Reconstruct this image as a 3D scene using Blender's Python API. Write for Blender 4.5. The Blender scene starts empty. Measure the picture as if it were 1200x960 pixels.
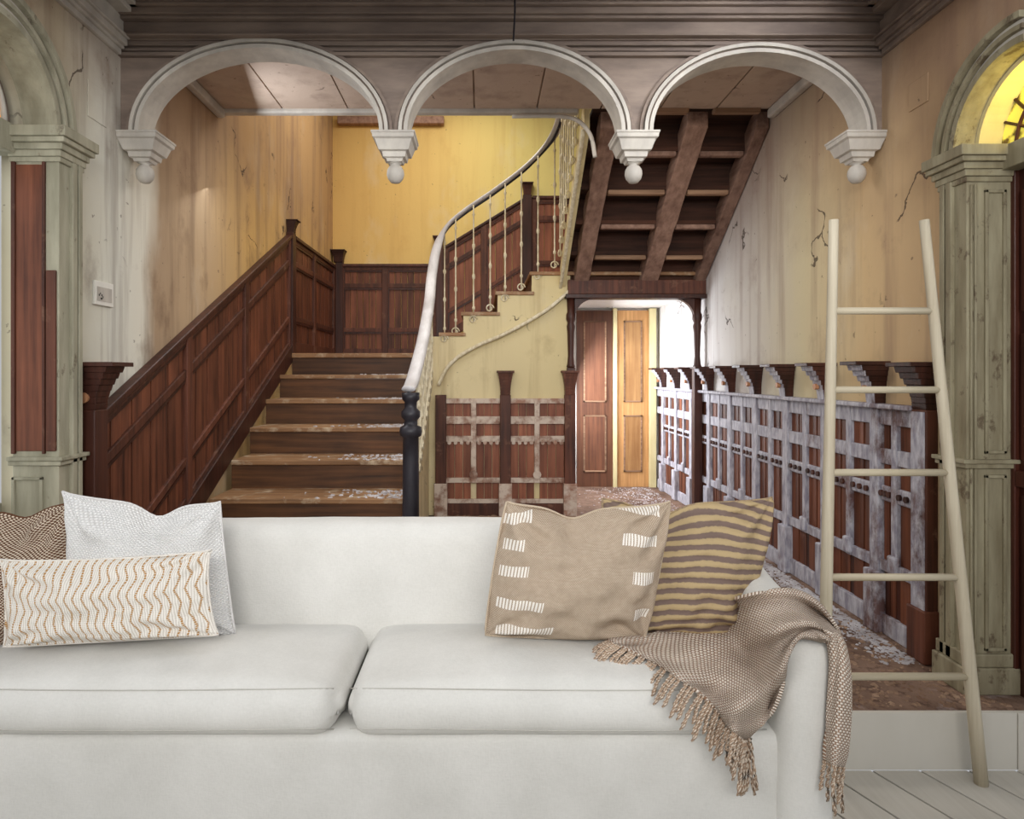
import bpy, bmesh, math, random
from mathutils import Vector, Matrix, noise
from mathutils.bvhtree import BVHTree
random.seed(7)
PI = math.pi
SC = bpy.context.scene
COL = SC.collection

# ------------------------------------------------------------------ camera
F, VX, VY, E = 780.0, 565.0, 438.0, 1.40
cd = bpy.data.cameras.new('camera'); cam = bpy.data.objects.new('camera', cd); COL.objects.link(cam)
cam.location = (0, 0, E); cam.rotation_euler = (PI/2, 0, 0)
cd.sensor_width = 36; cd.lens = F/1200*36; cd.shift_x = (600-VX)/1200; cd.shift_y = -(480-VY)/1200
cd.clip_start = 0.05
SC.camera = cam
# ------------------------------------------------------------------ world, lights, exposure
SC.view_settings.view_transform = 'Standard'; SC.view_settings.look = 'None'
SC.view_settings.gamma = 1; SC.view_settings.exposure = 0.0; SC.view_settings.use_curve_mapping = False
w = bpy.data.worlds.new('world'); SC.world = w; w.use_nodes = True
w.node_tree.nodes['Background'].inputs[0].default_value = (0.93, 0.96, 1.0, 1)
w.node_tree.nodes['Background'].inputs[1].default_value = 0.52
def area(name, loc, target, sx, sy, power, color, spread=180):
    l = bpy.data.lights.new(name, 'AREA'); l.shape = 'RECTANGLE'; l.size = sx; l.size_y = sy
    l.energy = power; l.color = color; l.spread = math.radians(spread)
    o = bpy.data.objects.new(name, l); COL.objects.link(o); o.location = loc
    o.rotation_euler = (Vector(target)-Vector(loc)).to_track_quat('-Z', 'Y').to_euler()
    return o
area('living_room_shaping_light', (-2.6, -1.2, 2.5), (0.0, 2.3, 0.8), 2.2, 2.0, 40, (1.0, .99, .97))  # unseen area light added at upper left for shaping; no window built
area('hall_front_fill', (0.3, -1.5, 2.45), (0.1, 4.4, 1.75), 2.4, 0.8, 26, (1.0, .98, .95), 75)  # unseen fill added behind the camera to brighten the hall
area('added_hall_upper_light', (1.2, 2.15, 2.95), (-.8, 4.4, 1.6), 1.0, 0.4, 16, (.96, .97, 1.0), 140)  # unseen area light added high at the hall front, outside any doorway
area('stairwell_overhead_light', (-.4, 6.0, 4.5), (-.5, 6.2, 1.6), 2.0, 1.6, 58, (1.0, .95, .86))  # unseen area light high in the stairwell, below a solid ceiling
area('assumed_passage_light', (0.78, 6.45, 1.15), (1.9, 6.3, 0.6), 0.9, 1.3, 62, (.93, .96, 1.0))  # area light added for assumed daylight from the left; the passage wall is closed
area('hall_overhead_fill', (0.1, 3.75, 3.03), (0.1, 3.9, 0), 2.2, 0.5, 13, (1.0, .93, .84))  # unseen area light just under the hall ceiling, without a fitting
area('added_hall_left_light', (-1.55, 3.9, 2.75), (1.8, 4.6, 1.0), 0.5, 0.5, 12, (.90, .95, 1.0))  # area light added inside the hall by the left wall; no window there
area('fanlight_glow', (1.985, 2.33, 2.40), (1.95, 2.6, 2.5), 0.06, 0.2, 0.6, (1.0, .78, .15))  # small added lamp standing in for sunlight through the yellow glass

def W(px, py, D): return Vector(((px-VX)/F*D, D, E-(py-VY)/F*D))
def XP(px, D): return (px-VX)/F*D
def ZP(py, D): return E-(py-VY)/F*D

# ------------------------------------------------------------------ material helpers
class NT:
    def __init__(s, name, rough=.7, spec=.3):
        s.m = bpy.data.materials.new(name); s.m.use_nodes = True; s.t = s.m.node_tree
        s.b = s.t.nodes['Principled BSDF']; s.b.inputs['Roughness'].default_value = rough
        s.b.inputs['Specular IOR Level'].default_value = spec
    def n(s, typ, **kw):
        nd = s.t.nodes.new(typ)
        for k, v in kw.items(): setattr(nd, k, v)
        return nd
    def put(s, sock, v):
        if hasattr(v, 'links') or hasattr(v, 'is_linked'): s.t.links.new(v, sock)
        else: sock.default_value = v
    def math(s, op, a, b=0.0, c=0.0, clamp=False):
        nd = s.n('ShaderNodeMath', operation=op, use_clamp=clamp)
        s.put(nd.inputs[0], a); s.put(nd.inputs[1], b); s.put(nd.inputs[2], c)
        return nd.outputs[0]
    def mix(s, f, a, b, mode='MIX'):
        nd = s.n('ShaderNodeMix', data_type='RGBA', blend_type=mode)
        s.put(nd.inputs[0], f)
        s.put(nd.inputs[6], a if not isinstance(a, tuple) else (*a[:3], 1))
        s.put(nd.inputs[7], b if not isinstance(b, tuple) else (*b[:3], 1))
        return nd.outputs[2]
    def pos(s, scale=(1,1,1), obj=False, shift=True):
        tc = s.n('ShaderNodeTexCoord'); mp = s.n('ShaderNodeMapping')
        if obj: s.t.links.new(tc.outputs['Object'], mp.inputs[0])
        else:
            g = s.n('ShaderNodeNewGeometry'); s.t.links.new(g.outputs['Position'], mp.inputs[0])
        mp.inputs['Scale'].default_value = scale
        if shift:
            oi = s.n('ShaderNodeObjectInfo'); cb = s.n('ShaderNodeCombineXYZ')
            r = s.math('MULTIPLY', oi.outputs['Random'], 37.0)
            for i in range(3): s.t.links.new(r, cb.inputs[i])
            s.t.links.new(cb.outputs[0], mp.inputs['Location'])
        return mp.outputs[0]
    def noise(s, vec, scale=1, detail=4, rough=.55):
        nd = s.n('ShaderNodeTexNoise'); s.t.links.new(vec, nd.inputs['Vector'])
        nd.inputs['Scale'].default_value = scale; nd.inputs['Detail'].default_value = detail
        nd.inputs['Roughness'].default_value = rough
        return nd.outputs['Fac']
    def ramp(s, f, a, b):
        nd = s.n('ShaderNodeMapRange'); s.put(nd.inputs[0], f)
        nd.inputs[1].default_value = a; nd.inputs[2].default_value = b
        return nd.outputs[0]
    def bump(s, h, strength=.3, dist=.01):
        nd = s.n('ShaderNodeBump'); s.put(nd.inputs['Height'], h)
        nd.inputs['Strength'].default_value = strength; nd.inputs['Distance'].default_value = dist
        s.t.links.new(nd.outputs[0], s.b.inputs['Normal'])
    def col(s, c): s.put(s.b.inputs['Base Color'], c if not isinstance(c, tuple) else (*c[:3], 1))
    def uv(s):
        tc = s.n('ShaderNodeTexCoord'); sp = s.n('ShaderNodeSeparateXYZ')
        s.t.links.new(tc.outputs['UV'], sp.inputs[0]); return sp.outputs[0], sp.outputs[1]
def srgb(r, g, b):
    f = lambda c: (c/255)/12.92 if c <= 10 else (((c/255)+.055)/1.055)**2.4
    return (f(r), f(g), f(b))

def wood(name, c1, c2, axis='Z', rough=.55, fine=34, dust=None, dustamt=.5, bump=.35, var=.5):
    s = NT(name, rough, .35)
    sc = {'X': (1.6, fine, fine), 'Y': (fine, 1.6, fine), 'Z': (fine, fine, 1.6)}[axis]
    v = s.pos(sc); g = s.noise(v, 1, 5, .6)
    big = s.noise(s.pos((2.2, 2.2, 2.2)), 1, 4)
    f = s.ramp(s.math('ADD', s.math('MULTIPLY', g, .75), s.math('MULTIPLY', big, .45)), .38, .82)
    c = s.mix(f, c1, c2)
    oi = s.n('ShaderNodeObjectInfo')
    k = s.math('ADD', s.math('MULTIPLY', oi.outputs['Random'], var), 1-var*.5)
    c = s.mix(1.0, c, s.cmb(k), 'MULTIPLY')
    if dust:
        d = s.ramp(s.noise(s.pos((9, 9, 9), shift=False), 1, 6, .65), 1-dustamt-.12, 1-dustamt+.05)
        c = s.mix(d, c, dust)
        s.put(s.b.inputs['Roughness'], s.math('ADD', s.math('MULTIPLY', d, .3), rough))
    s.col(c); s.bump(g, bump, .004)
    return s.m
def _cmb(s, k):
    nd = s.n('ShaderNodeCombineXYZ')
    for i in range(3): s.t.links.new(k, nd.inputs[i])
    return nd.outputs[0]
NT.cmb = _cmb

def plaster(name, cols, axis=1, stain=(.25, .17, .10), stainamt=.35, cracks=True, zpale=None):
    """cols: list of (coordinate along axis, colour): the colour changes along the wall"""
    s = NT(name, .85, .15)
    g = s.n('ShaderNodeNewGeometry'); sp = s.n('ShaderNodeSeparateXYZ'); s.t.links.new(g.outputs['Position'], sp.inputs[0])
    wob = s.noise(s.pos((1.4, 1.4, .6), shift=False), 1, 4)
    coord = s.math('ADD', sp.outputs[axis], s.math('MULTIPLY', s.math('SUBTRACT', wob, .5), .7))
    c = cols[0][1]
    for (a, ca), (b, cb) in zip(cols, cols[1:]):
        c = s.mix(s.ramp(coord, a, b), c, cb)
    streak = s.noise(s.pos((7, 7, .45), shift=False), 1, 5, .6)
    blot = s.noise(s.pos((3, 3, 2.4), shift=False), 1, 7, .62)
    c = s.mix(s.math('MULTIPLY', s.ramp(streak, .50, .72), stainamt), c, stain)
    c = s.mix(s.math('MULTIPLY', s.ramp(blot, .56, .75), stainamt*.9), c, stain)
    pale = s.ramp(s.noise(s.pos((2.1, 2.1, 1.1), shift=False), 1, 6, .6), .55, .72)
    c = s.mix(s.math('MULTIPLY', pale, .32), c, srgb(222, 216, 200))
    if zpale:
        zz = s.math('ADD', sp.outputs[2], s.math('MULTIPLY', s.math('SUBTRACT', blot, .5), .9))
        c = s.mix(s.math('MULTIPLY', s.ramp(zz, zpale[0], zpale[1]), zpale[2]), c, zpale[3])
    h = blot
    if cracks:
        vo = s.n('ShaderNodeTexVoronoi', feature='DISTANCE_TO_EDGE')
        pv = s.n('ShaderNodeVectorMath', operation='ADD')
        nn = s.n('ShaderNodeTexNoise'); nn.inputs['Scale'].default_value = 3.0; nn.inputs['Detail'].default_value = 5
        s.t.links.new(g.outputs['Position'], nn.inputs['Vector'])
        sc = s.n('ShaderNodeVectorMath', operation='SCALE'); s.t.links.new(nn.outputs['Color'], sc.inputs[0]); sc.inputs['Scale'].default_value = .6
        s.t.links.new(g.outputs['Position'], pv.inputs[0]); s.t.links.new(sc.outputs[0], pv.inputs[1])
        s.t.links.new(pv.outputs[0], vo.inputs['Vector']); vo.inputs['Scale'].default_value = .9
        line = s.math('LESS_THAN', vo.outputs['Distance'], .006)
        gate = s.ramp(s.noise(s.pos((2.6, 2.6, 2.6), shift=False), 1, 3), .54, .6)
        c = s.mix(s.math('MULTIPLY', s.math('MULTIPLY', line, gate), .8), c, (.06, .04, .03))
    sp2 = s.ramp(s.noise(s.pos((26, 26, 26), shift=False), 1, 3), .70, .73)
    c = s.mix(s.math('MULTIPLY', sp2, .55), c, (.10, .07, .05))
    s.col(c); s.bump(s.math('ADD', h, s.math('MULTIPLY', streak, .3)), .35, .02)
    return s.m

def paint(name, c1, c2, rough=.6, wear=.5, wc=(.16, .12, .09), fine=(8, 8, 3)):
    s = NT(name, rough, .3)
    a = s.noise(s.pos(fine), 1, 6, .6)
    c = s.mix(s.ramp(a, .35, .68), c1, c2)
    b = s.ramp(s.noise(s.pos((14, 14, 9)), 1, 6, .7), 1.06-wear*.8, 1.14-wear*.8)
    c = s.mix(s.math('MULTIPLY', b, .75), c, wc)
    s.col(c); s.bump(a, .25, .006); return s.m

def cloth(name, c1, c2, sc=260, rough=.95, bump=.25):
    s = NT(name, rough, .1); s.b.inputs['Sheen Weight'].default_value = .15
    v = s.pos((1, 1, 1), obj=True, shift=False)
    a = s.noise(v, 5, 4); w1 = s.noise(s.pos((sc*.3, sc*.3, sc), obj=True, shift=False), 1, 2)
    w2 = s.noise(s.pos((sc, sc, sc*.3), obj=True, shift=False), 1, 2)
    f = s.math('ADD', s.math('MULTIPLY', a, .6), s.math('MULTIPLY', s.math('ADD', w1, w2), .2))
    s.col(s.mix(s.ramp(f, .3, .7), c1, c2)); s.bump(s.math('ADD', w1, w2), bump, .002); return s.m

M = {}
DUST = srgb(205, 203, 208)
M['mahog'] = wood('mahogany_boards', srgb(56, 28, 20), srgb(134, 80, 56), 'Z')
M['mahog_board_dusty'] = wood('worn_mahogany_boards', srgb(88, 44, 32), srgb(156, 98, 72), 'Z')
M['mahog_frame'] = wood('mahogany_frames', srgb(48, 24, 18), srgb(112, 66, 48), 'Z', dust=srgb(132, 98, 80), dustamt=.30)
M['mahog_pale'] = wood('flaking_pale_mahogany', srgb(110, 72, 56), srgb(170, 132, 112), 'X', dust=srgb(205, 190, 176), dustamt=.5)
def flake_highlight():  # flaking and dust, with specular highlights painted in as pale patches
    s = NT('flaking_highlit_woodwork', .65, .3)
    g = s.noise(s.pos((30, 30, 2)), 1, 5, .6); c = s.mix(s.ramp(g, .3, .7), srgb(70, 46, 42), srgb(128, 100, 96))
    n = s.noise(s.pos((5, 5, 3.2), shift=False), 1, 7, .7)
    ge = s.n('ShaderNodeNewGeometry'); sp = s.n('ShaderNodeSeparateXYZ'); s.t.links.new(ge.outputs['Position'], sp.inputs[0])
    cov = s.math('MULTIPLY', s.ramp(sp.outputs[1], 2.7, 4.6), .20)
    d = s.ramp(s.math('ADD', n, cov), .42, .56)
    c = s.mix(s.math('MULTIPLY', d, .9), c, s.mix(s.ramp(s.noise(s.pos((40, 40, 12)), 1, 4), .35, .65), srgb(146, 144, 158), srgb(204, 204, 212)))
    s.col(c); s.bump(s.math('ADD', g, d), .5, .004); return s.m
M['flake_highlight'] = flake_highlight()
M['mahog_dark'] = wood('dark_mahogany', srgb(34, 17, 13), srgb(84, 46, 34), 'Z', rough=.45)
M['tread'] = wood('worn_oak_treads', srgb(92, 62, 38), srgb(170, 130, 92), 'X', dust=srgb(186, 166, 140), dustamt=.36)
M['riser'] = wood('dark_oak_risers', srgb(36, 22, 14), srgb(104, 68, 40), 'X')
M['beam'] = wood('rough_sawn_beams', srgb(100, 72, 60), srgb(176, 142, 124), 'Y', rough=.8, fine=22, dust=srgb(146, 116, 100), dustamt=.34, bump=.9)
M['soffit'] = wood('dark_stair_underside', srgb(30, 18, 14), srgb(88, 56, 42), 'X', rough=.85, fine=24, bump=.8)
M['ledge'] = wood('bare_pine_battens', srgb(100, 72, 54), srgb(180, 145, 116), 'X', rough=.8)
M['door_brown'] = wood('brown_door', srgb(78, 48, 36), srgb(128, 84, 60), 'Z', rough=.5)
M['door_gold'] = wood('golden_door', srgb(150, 104, 62), srgb(206, 160, 106), 'Z', rough=.5)
M['door_dark'] = wood('dark_panelled_door', srgb(34, 16, 12), srgb(84, 42, 30), 'Z', rough=.4)
M['ladder'] = wood('pale_ash_wood', srgb(174, 161, 137), srgb(208, 198, 176), 'Z', rough=.6, fine=60, bump=.15, var=.08)
M['ladder_x'] = wood('pale_ash_rungs', srgb(172, 159, 133), srgb(204, 193, 170), 'X', rough=.6, fine=60, bump=.15, var=.08)
M['wall_left'] = plaster('left_wall_plaster', [(2.55, srgb(205, 196, 170)), (2.95, srgb(222, 222, 212)), (3.28, srgb(226, 222, 208)), (3.45, srgb(172, 148, 122)), (4.0, srgb(190, 164, 132)), (4.8, srgb(208, 170, 108))], 1, srgb(104, 80, 64), .7, zpale=(2.35, 3.0, .55, srgb(150, 120, 100)))  # whitish band at the near end is reflected light painted into the colour
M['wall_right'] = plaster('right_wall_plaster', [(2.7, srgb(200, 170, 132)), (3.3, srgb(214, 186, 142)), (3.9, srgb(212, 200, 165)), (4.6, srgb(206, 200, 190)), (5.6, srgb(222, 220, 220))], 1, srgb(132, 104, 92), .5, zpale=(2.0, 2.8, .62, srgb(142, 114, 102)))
M['wall_back'] = plaster('yellow_ochre_plaster', [(-1.7, srgb(214, 176, 110)), (-.6, srgb(222, 190, 120)), (.6, srgb(228, 212, 136))], 0, srgb(176, 124, 66), .25, cracks=False)  # lighter to the right: stairwell light painted into the ochre
M['cream'] = plaster('cream_plaster', [(-.5, srgb(222, 208, 168)), (.8, srgb(214, 198, 152))], 0, srgb(150, 128, 90), .5)
M['white_plaster'] = plaster('passage_whitewash', [(0, srgb(226, 222, 214)), (2, srgb(232, 230, 228))], 0, srgb(160, 150, 140), .2)
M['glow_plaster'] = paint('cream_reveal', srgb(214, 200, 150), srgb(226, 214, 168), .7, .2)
M['ceil'] = plaster('brown_grey_ceiling', [(3.2, srgb(186, 168, 156)), (4.2, srgb(192, 172, 156))], 1, srgb(126, 104, 94), .4)
M['arcade'] = paint('grey_brown_painted_timber', srgb(118, 104, 96), srgb(148, 132, 120), wear=.45, fine=(3, 9, 14))
M['arch_pale'] = paint('pale_grey_arch_moulding', srgb(176, 170, 162), srgb(206, 200, 190), wear=.46)
M['green'] = paint('grey_green_pilaster_paint', srgb(146, 142, 122), srgb(180, 175, 154), wear=.56, wc=srgb(92, 78, 62), fine=(16, 16, 2.5))
M['olive_shaded'] = paint('shaded_olive_pilaster_paint', srgb(128, 118, 94), srgb(164, 156, 130), wear=.6, wc=srgb(84, 66, 50), fine=(16, 16, 2.5))  # olive tint with shading painted in: darker copy for the right pilaster
M['dirt'] = None
def floor_mat():
    s = NT('dirty_terracotta_floor', .9, .15)
    a = s.noise(s.pos((3, 3, 3), shift=False), 1, 7, .62); b = s.noise(s.pos((22, 22, 22), shift=False), 1, 5, .7)
    c = s.mix(s.ramp(a, .35, .65), srgb(100, 78, 66), srgb(142, 116, 100))
    c = s.mix(s.math('MULTIPLY', s.ramp(b, .52, .64), .6), c, srgb(66, 46, 38))
    c = s.mix(s.math('MULTIPLY', s.ramp(s.noise(s.pos((6, 6, 6)), 1, 6, .6), .60, .7), .6), c, srgb(186, 172, 170))
    s.col(c); s.bump(s.math('ADD', a, b), .6, .02); return s.m
M['dirt'] = floor_mat()
M['rubble'] = paint('plaster_rubble', srgb(150, 142, 142), srgb(206, 204, 208), .95, .55, srgb(110, 84, 72))
M['rubble_brown'] = paint('brown_rubble', srgb(120, 92, 74), srgb(170, 142, 118), .95, .5)
M['iron_white'] = paint('flaking_white_iron', srgb(196, 182, 148), srgb(232, 224, 200), .5, .5, srgb(120, 84, 54), (40, 40, 20))
M['rail_white'] = paint('worn_grey_white_handrail', srgb(176, 172, 172), srgb(214, 212, 214), .4, .45, srgb(130, 96, 74), (9, 4, 4))
M['iron_black'] = paint('black_iron', srgb(26, 25, 30), srgb(58, 56, 62), .4, .3, srgb(90, 84, 84))
M['sofa'] = cloth('off_white_sofa_linen', srgb(206, 204, 198), srgb(226, 224, 219))
M['sofa_seam'] = cloth('sofa_seam', srgb(176, 172, 164), srgb(200, 197, 190))
M['roomwhite'] = paint('warm_white_paint', srgb(206, 201, 190), srgb(210, 205, 195), .6, .05, srgb(200, 195, 185))
M['board'] = wood('white_painted_floor_boards', srgb(188, 182, 171), srgb(202, 197, 187), 'Y', rough=.5, fine=50, bump=.1, var=.04)
M['gap'] = paint('dark_joint', (.01, .01, .01), (.02, .018, .015), .9, .1)
M['switch'] = paint('white_card', srgb(226, 224, 216), srgb(236, 234, 226), .5, .1)
M['ink'] = paint('dark_print', srgb(60, 56, 54), srgb(90, 86, 80), .7, .1)
M['wood_disc'] = wood('bare_wood_disc', srgb(170, 112, 74), srgb(205, 150, 110), 'Z')

def glass_mat(name, c1, c2, strength):
    s = NT(name, .15, .5)
    f = s.noise(s.pos((16, 16, 16), shift=False), 1, 3)
    c = s.mix(s.ramp(f, .42, .55), c1, c2); s.col(c)
    s.t.links.new(c, s.b.inputs['Emission Color']); s.b.inputs['Emission Strength'].default_value = strength
    return s.m
M['stained'] = glass_mat('lit_stained_glass', srgb(86, 66, 30), srgb(236, 220, 90), .55)
M['daylight'] = glass_mat('daylit_window_glass', srgb(210, 220, 225), srgb(240, 244, 246), 1.0)
M['stained_left'] = glass_mat('lit_leaf_pattern_glass', srgb(190, 205, 200), srgb(226, 160, 50), .45)

# ------------------------------------------------------------------ mesh helpers
ORG = {}
def ztag(o, label=None, cat=None, group=None, kind=None):
    if label: o['label'] = label
    if cat: o['category'] = cat
    if group: o['group'] = group
    if kind: o['kind'] = kind
    return o
def thing(name, loc, label, cat, group=None):
    o = bpy.data.objects.new(name, None); o.empty_display_size = .1; COL.objects.link(o)
    o.location = loc; ORG[o] = Vector(loc); return ztag(o, label, cat, group)
class MB:
    def __init__(s): s.v = []; s.f = []; s.uv = []
    def add(s, vs, fs):
        n = len(s.v); s.v += [Vector(v) for v in vs]; s.f += [tuple(i+n for i in f) for f in fs]; return s
    def hexa(s, p):   # 8 points: bottom loop 0-3, top loop 4-7
        return s.add(p, [(3,2,1,0), (4,5,6,7), (0,1,5,4), (1,2,6,5), (2,3,7,6), (3,0,4,7)])
    def box(s, x0, x1, y0, y1, z0, z1):
        return s.hexa([(x0,y0,z0),(x1,y0,z0),(x1,y1,z0),(x0,y1,z0),(x0,y0,z1),(x1,y0,z1),(x1,y1,z1),(x0,y1,z1)])
    def prism(s, pts, off):   # polygon + offset vector
        n = len(pts); off = Vector(off); a = [Vector(p) for p in pts]; b = [p+off for p in a]
        return s.add(a+b, [tuple(range(n-1,-1,-1)), tuple(range(n, 2*n))] + [(i, (i+1)%n, n+(i+1)%n, n+i) for i in range(n)])
    def strip(s, A, B, off):  # solid between two polylines A and B
        n = len(A); off = Vector(off); A = [Vector(p) for p in A]; B = [Vector(p) for p in B]
        vs = A+B+[p+off for p in A]+[p+off for p in B]; fs = []
        for i in range(n-1):
            fs += [(i, i+1, n+i+1, n+i), (2*n+i, 3*n+i, 3*n+i+1, 2*n+i+1), (i, 2*n+i, 2*n+i+1, i+1), (n+i, n+i+1, 3*n+i+1, 3*n+i)]
        fs += [(0, n, 3*n, 2*n), (n-1, 3*n-1, 4*n-1, 2*n-1)]
        return s.add(vs, fs)
    def tube(s, pts, r, n=8, ry=None, up=(0,0,1)):
        pts = [Vector(p) for p in pts]; N = len(pts); vs = []; fs = []
        rr = r if isinstance(r, (list, tuple)) else [r]*N
        for i, p in enumerate(pts):
            t = (pts[min(i+1, N-1)]-pts[max(i-1, 0)]).normalized(); u = Vector(up)
            if abs(t.dot(u)) > .97: u = Vector((0,1,0)) if abs(t.y) < .9 else Vector((1,0,0))
            a = t.cross(u).normalized(); b = a.cross(t)
            for k in range(n):
                th = 2*PI*k/n; vs.append(p + a*math.cos(th)*rr[i] + b*math.sin(th)*(rr[i] if ry is None else ry))
        for i in range(N-1):
            for k in range(n): fs.append((i*n+k, i*n+(k+1)%n, (i+1)*n+(k+1)%n, (i+1)*n+k))
        fs += [tuple(range(n-1,-1,-1)), tuple(range((N-1)*n, N*n))]
        return s.add(vs, fs)
    def lathe(s, c, prof, n=16, sx=1, sy=1):   # prof (r, z), closed with caps
        c = Vector(c); vs = []; fs = []; N = len(prof)
        for r, z in prof:
            for k in range(n):
                th = 2*PI*k/n; vs.append(c+Vector((math.cos(th)*r*sx, math.sin(th)*r*sy, z)))
        for i in range(N-1):
            for k in range(n): fs.append((i*n+k, i*n+(k+1)%n, (i+1)*n+(k+1)%n, (i+1)*n+k))
        fs += [tuple(range(n-1,-1,-1)), tuple(range((N-1)*n, N*n))]
        return s.add(vs, fs)
    def sqlathe(s, c, prof, half=None):      # square stepped profile: (halfx, halfy, z)
        vs = []; fs = []; c = Vector(c)
        for hx, hy, z in prof:
            vs += [c+Vector((-hx,-hy,z)), c+Vector((hx,-hy,z)), c+Vector((hx,hy,z)), c+Vector((-hx,hy,z))]
        N = len(prof)
        for i in range(N-1):
            for k in range(4): fs.append((i*4+k, i*4+(k+1)%4, i*4+4+(k+1)%4, i*4+4+k))
        fs += [(3,2,1,0), tuple(range(N*4-4, N*4))]
        return s.add(vs, fs)
    def build(s, name, mat, parent=None, smooth=False, bevel=0, label=None, cat=None, group=None, kind=None, fix=True):
        lo = Vector((min(v[i] for v in s.v) for i in range(3))); hi = Vector((max(v[i] for v in s.v) for i in range(3)))
        org = Vector(((lo.x+hi.x)/2, (lo.y+hi.y)/2, lo.z))
        me = bpy.data.meshes.new(name); me.from_pydata([v-org for v in s.v], [], s.f); me.update()
        if fix:
            bm = bmesh.new(); bm.from_mesh(me); bmesh.ops.recalc_face_normals(bm, faces=bm.faces); bm.to_mesh(me); bm.free()
        if s.uv:
            l = me.uv_layers.new(name='UVMap')
            for lp in me.loops: l.data[lp.index].uv = s.uv[lp.vertex_index]
        o = bpy.data.objects.new(name, me); COL.objects.link(o)
        me.materials.append(mat)
        if smooth:
            for p in me.polygons: p.use_smooth = True
        ORG[o] = org; o.location = org
        if parent: o.parent = parent; o.location = org-ORG[parent]
        if bevel:
            b = o.modifiers.new('bevel', 'BEVEL'); b.width = bevel; b.segments = 2; b.limit_method = 'ANGLE'
        return ztag(o, label, cat, group, kind)
def box(name, mat, dims, parent=None, **kw): return MB().box(*dims).build(name, mat, parent, **kw)
def copyobj(o, parent, wloc, name=None):
    c = o.copy(); COL.objects.link(c); c.parent = parent; ORG[c] = Vector(wloc)
    c.location = Vector(wloc) - (ORG[parent] if parent else Vector()); return c
def catmull(P, n):
    out = []; P = [Vector(p) for p in P]
    for i in range(len(P)-1):
        p0 = P[max(i-1,0)]; p1 = P[i]; p2 = P[i+1]; p3 = P[min(i+2,len(P)-1)]
        for k in range(n):
            t = k/n; out.append(.5*((2*p1)+(p2-p0)*t+(2*p0-5*p1+4*p2-p3)*t*t+(3*p1-p0-3*p2+p3)*t**3))
    out.append(P[-1]); return out

# ================================================================== SETTING
XL, XR = -1.70, 1.88          # hall side walls
HF = .20                      # hall floor level
AY = 3.10                     # front of the arcade
WB = 7.57                     # back wall of the stairwell
UY = 5.65                     # wall under the turning stair
S = dict(kind='structure')
box('floor', M['dirt'], (-2.0, 2.2, 2.37, 7.75, .02, HF), None, **S)
# side walls with the quarter arches next to the living room
def side_wall(name, X, out, mat, r, Dc, zs):
    pts = [(2.27, 4.7), (7.7, 4.7), (7.7, HF), (Dc+r, HF), (Dc+r, zs)]
    for k in range(1, 15):
        a = k/14*math.acos((2.27-Dc)/r); pts.append((Dc+r*math.cos(a), zs+r*math.sin(a)))
    MB().prism([(X, d, z) for d, z in pts], (out, 0, 0)).build(name, mat, None, **S)
ARR, ARL = (.31, 2.32, 2.336), (.32, 2.31, 2.354)
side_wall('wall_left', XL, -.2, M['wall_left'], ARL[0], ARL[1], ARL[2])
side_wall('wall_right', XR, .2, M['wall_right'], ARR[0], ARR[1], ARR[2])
box('wall_back', M['wall_back'], (XL, XR, WB, WB+.15, 1.5, 4.7), None, **S)
box('ceiling', M['gap'], (XL-.2, XR+.2, 4.3, 7.72, 4.7, 4.8), None, **S)
box('wall_front', M['wall_back'], (XL, .62, 4.32, 4.42, 3.16, 4.7), None, **S)
# ceiling behind the arcade, boarded
c2 = box('ceiling_middle', M['ceil'], (XL, XR, AY+.18, 4.30, 3.115, 3.16), None, **S)
xs = [XL, -1.28, -.86, -.46, -.05, .35, .76, 1.14, 1.5, XR]
for a, b in zip(xs, xs[1:]):
    box('ceiling_panel', M['ceil'], (a+.005, b-.005, AY+.18, 4.27, 3.10, 3.1149), c2)
box('ceiling_front', M['arcade'], (XL-.1, XR+.1, 2.36, AY, 3.22, 3.3), None, **S)
box('trim_1', M['arch_pale'], (XL, .62, 4.27, 4.33, 3.075, 3.159), None, bevel=.01, **S)
box('trim_2', M['arch_pale'], (XL, XL+.05, AY+.2, 4.28, 3.04, 3.099), None, bevel=.012, **S)
box('trim_3', M['arch_pale'], (XR-.05, XR, AY+.2, 4.28, 3.04, 3.099), None, bevel=.012, **S)
box('trim_4', M['beam'], (-1.63, -.43, WB-.09, WB, 4.215, 4.30), None, bevel=.01, **S)
# cornices of the front hall: stacked fillets
def cornice(name, side):
    m = MB()
    X = XL if side < 0 else XR
    for d, z0, z1 in ((.022, 2.885, 2.91), (.035, 2.91, 2.925), (.05, 2.925, 2.955), (.062, 2.955, 2.968), (.10, 3.05, 3.075), (.13, 3.075, 3.10), (.17, 3.10, 3.13), (.20, 3.13, 3.22)):
        m.box(min(X, X-side*d), max(X, X-side*d), 2.27, AY, z0, z1)
    m.box(min(X, X-side*.04), max(X, X-side*.04), 2.36, AY, 2.968, 3.05)
    m.build(name, M['arch_pale'] if side < 0 else M['arcade'], None, bevel=.004, **S)
cornice('trim_5', -1); cornice('trim_6', 1)

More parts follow.
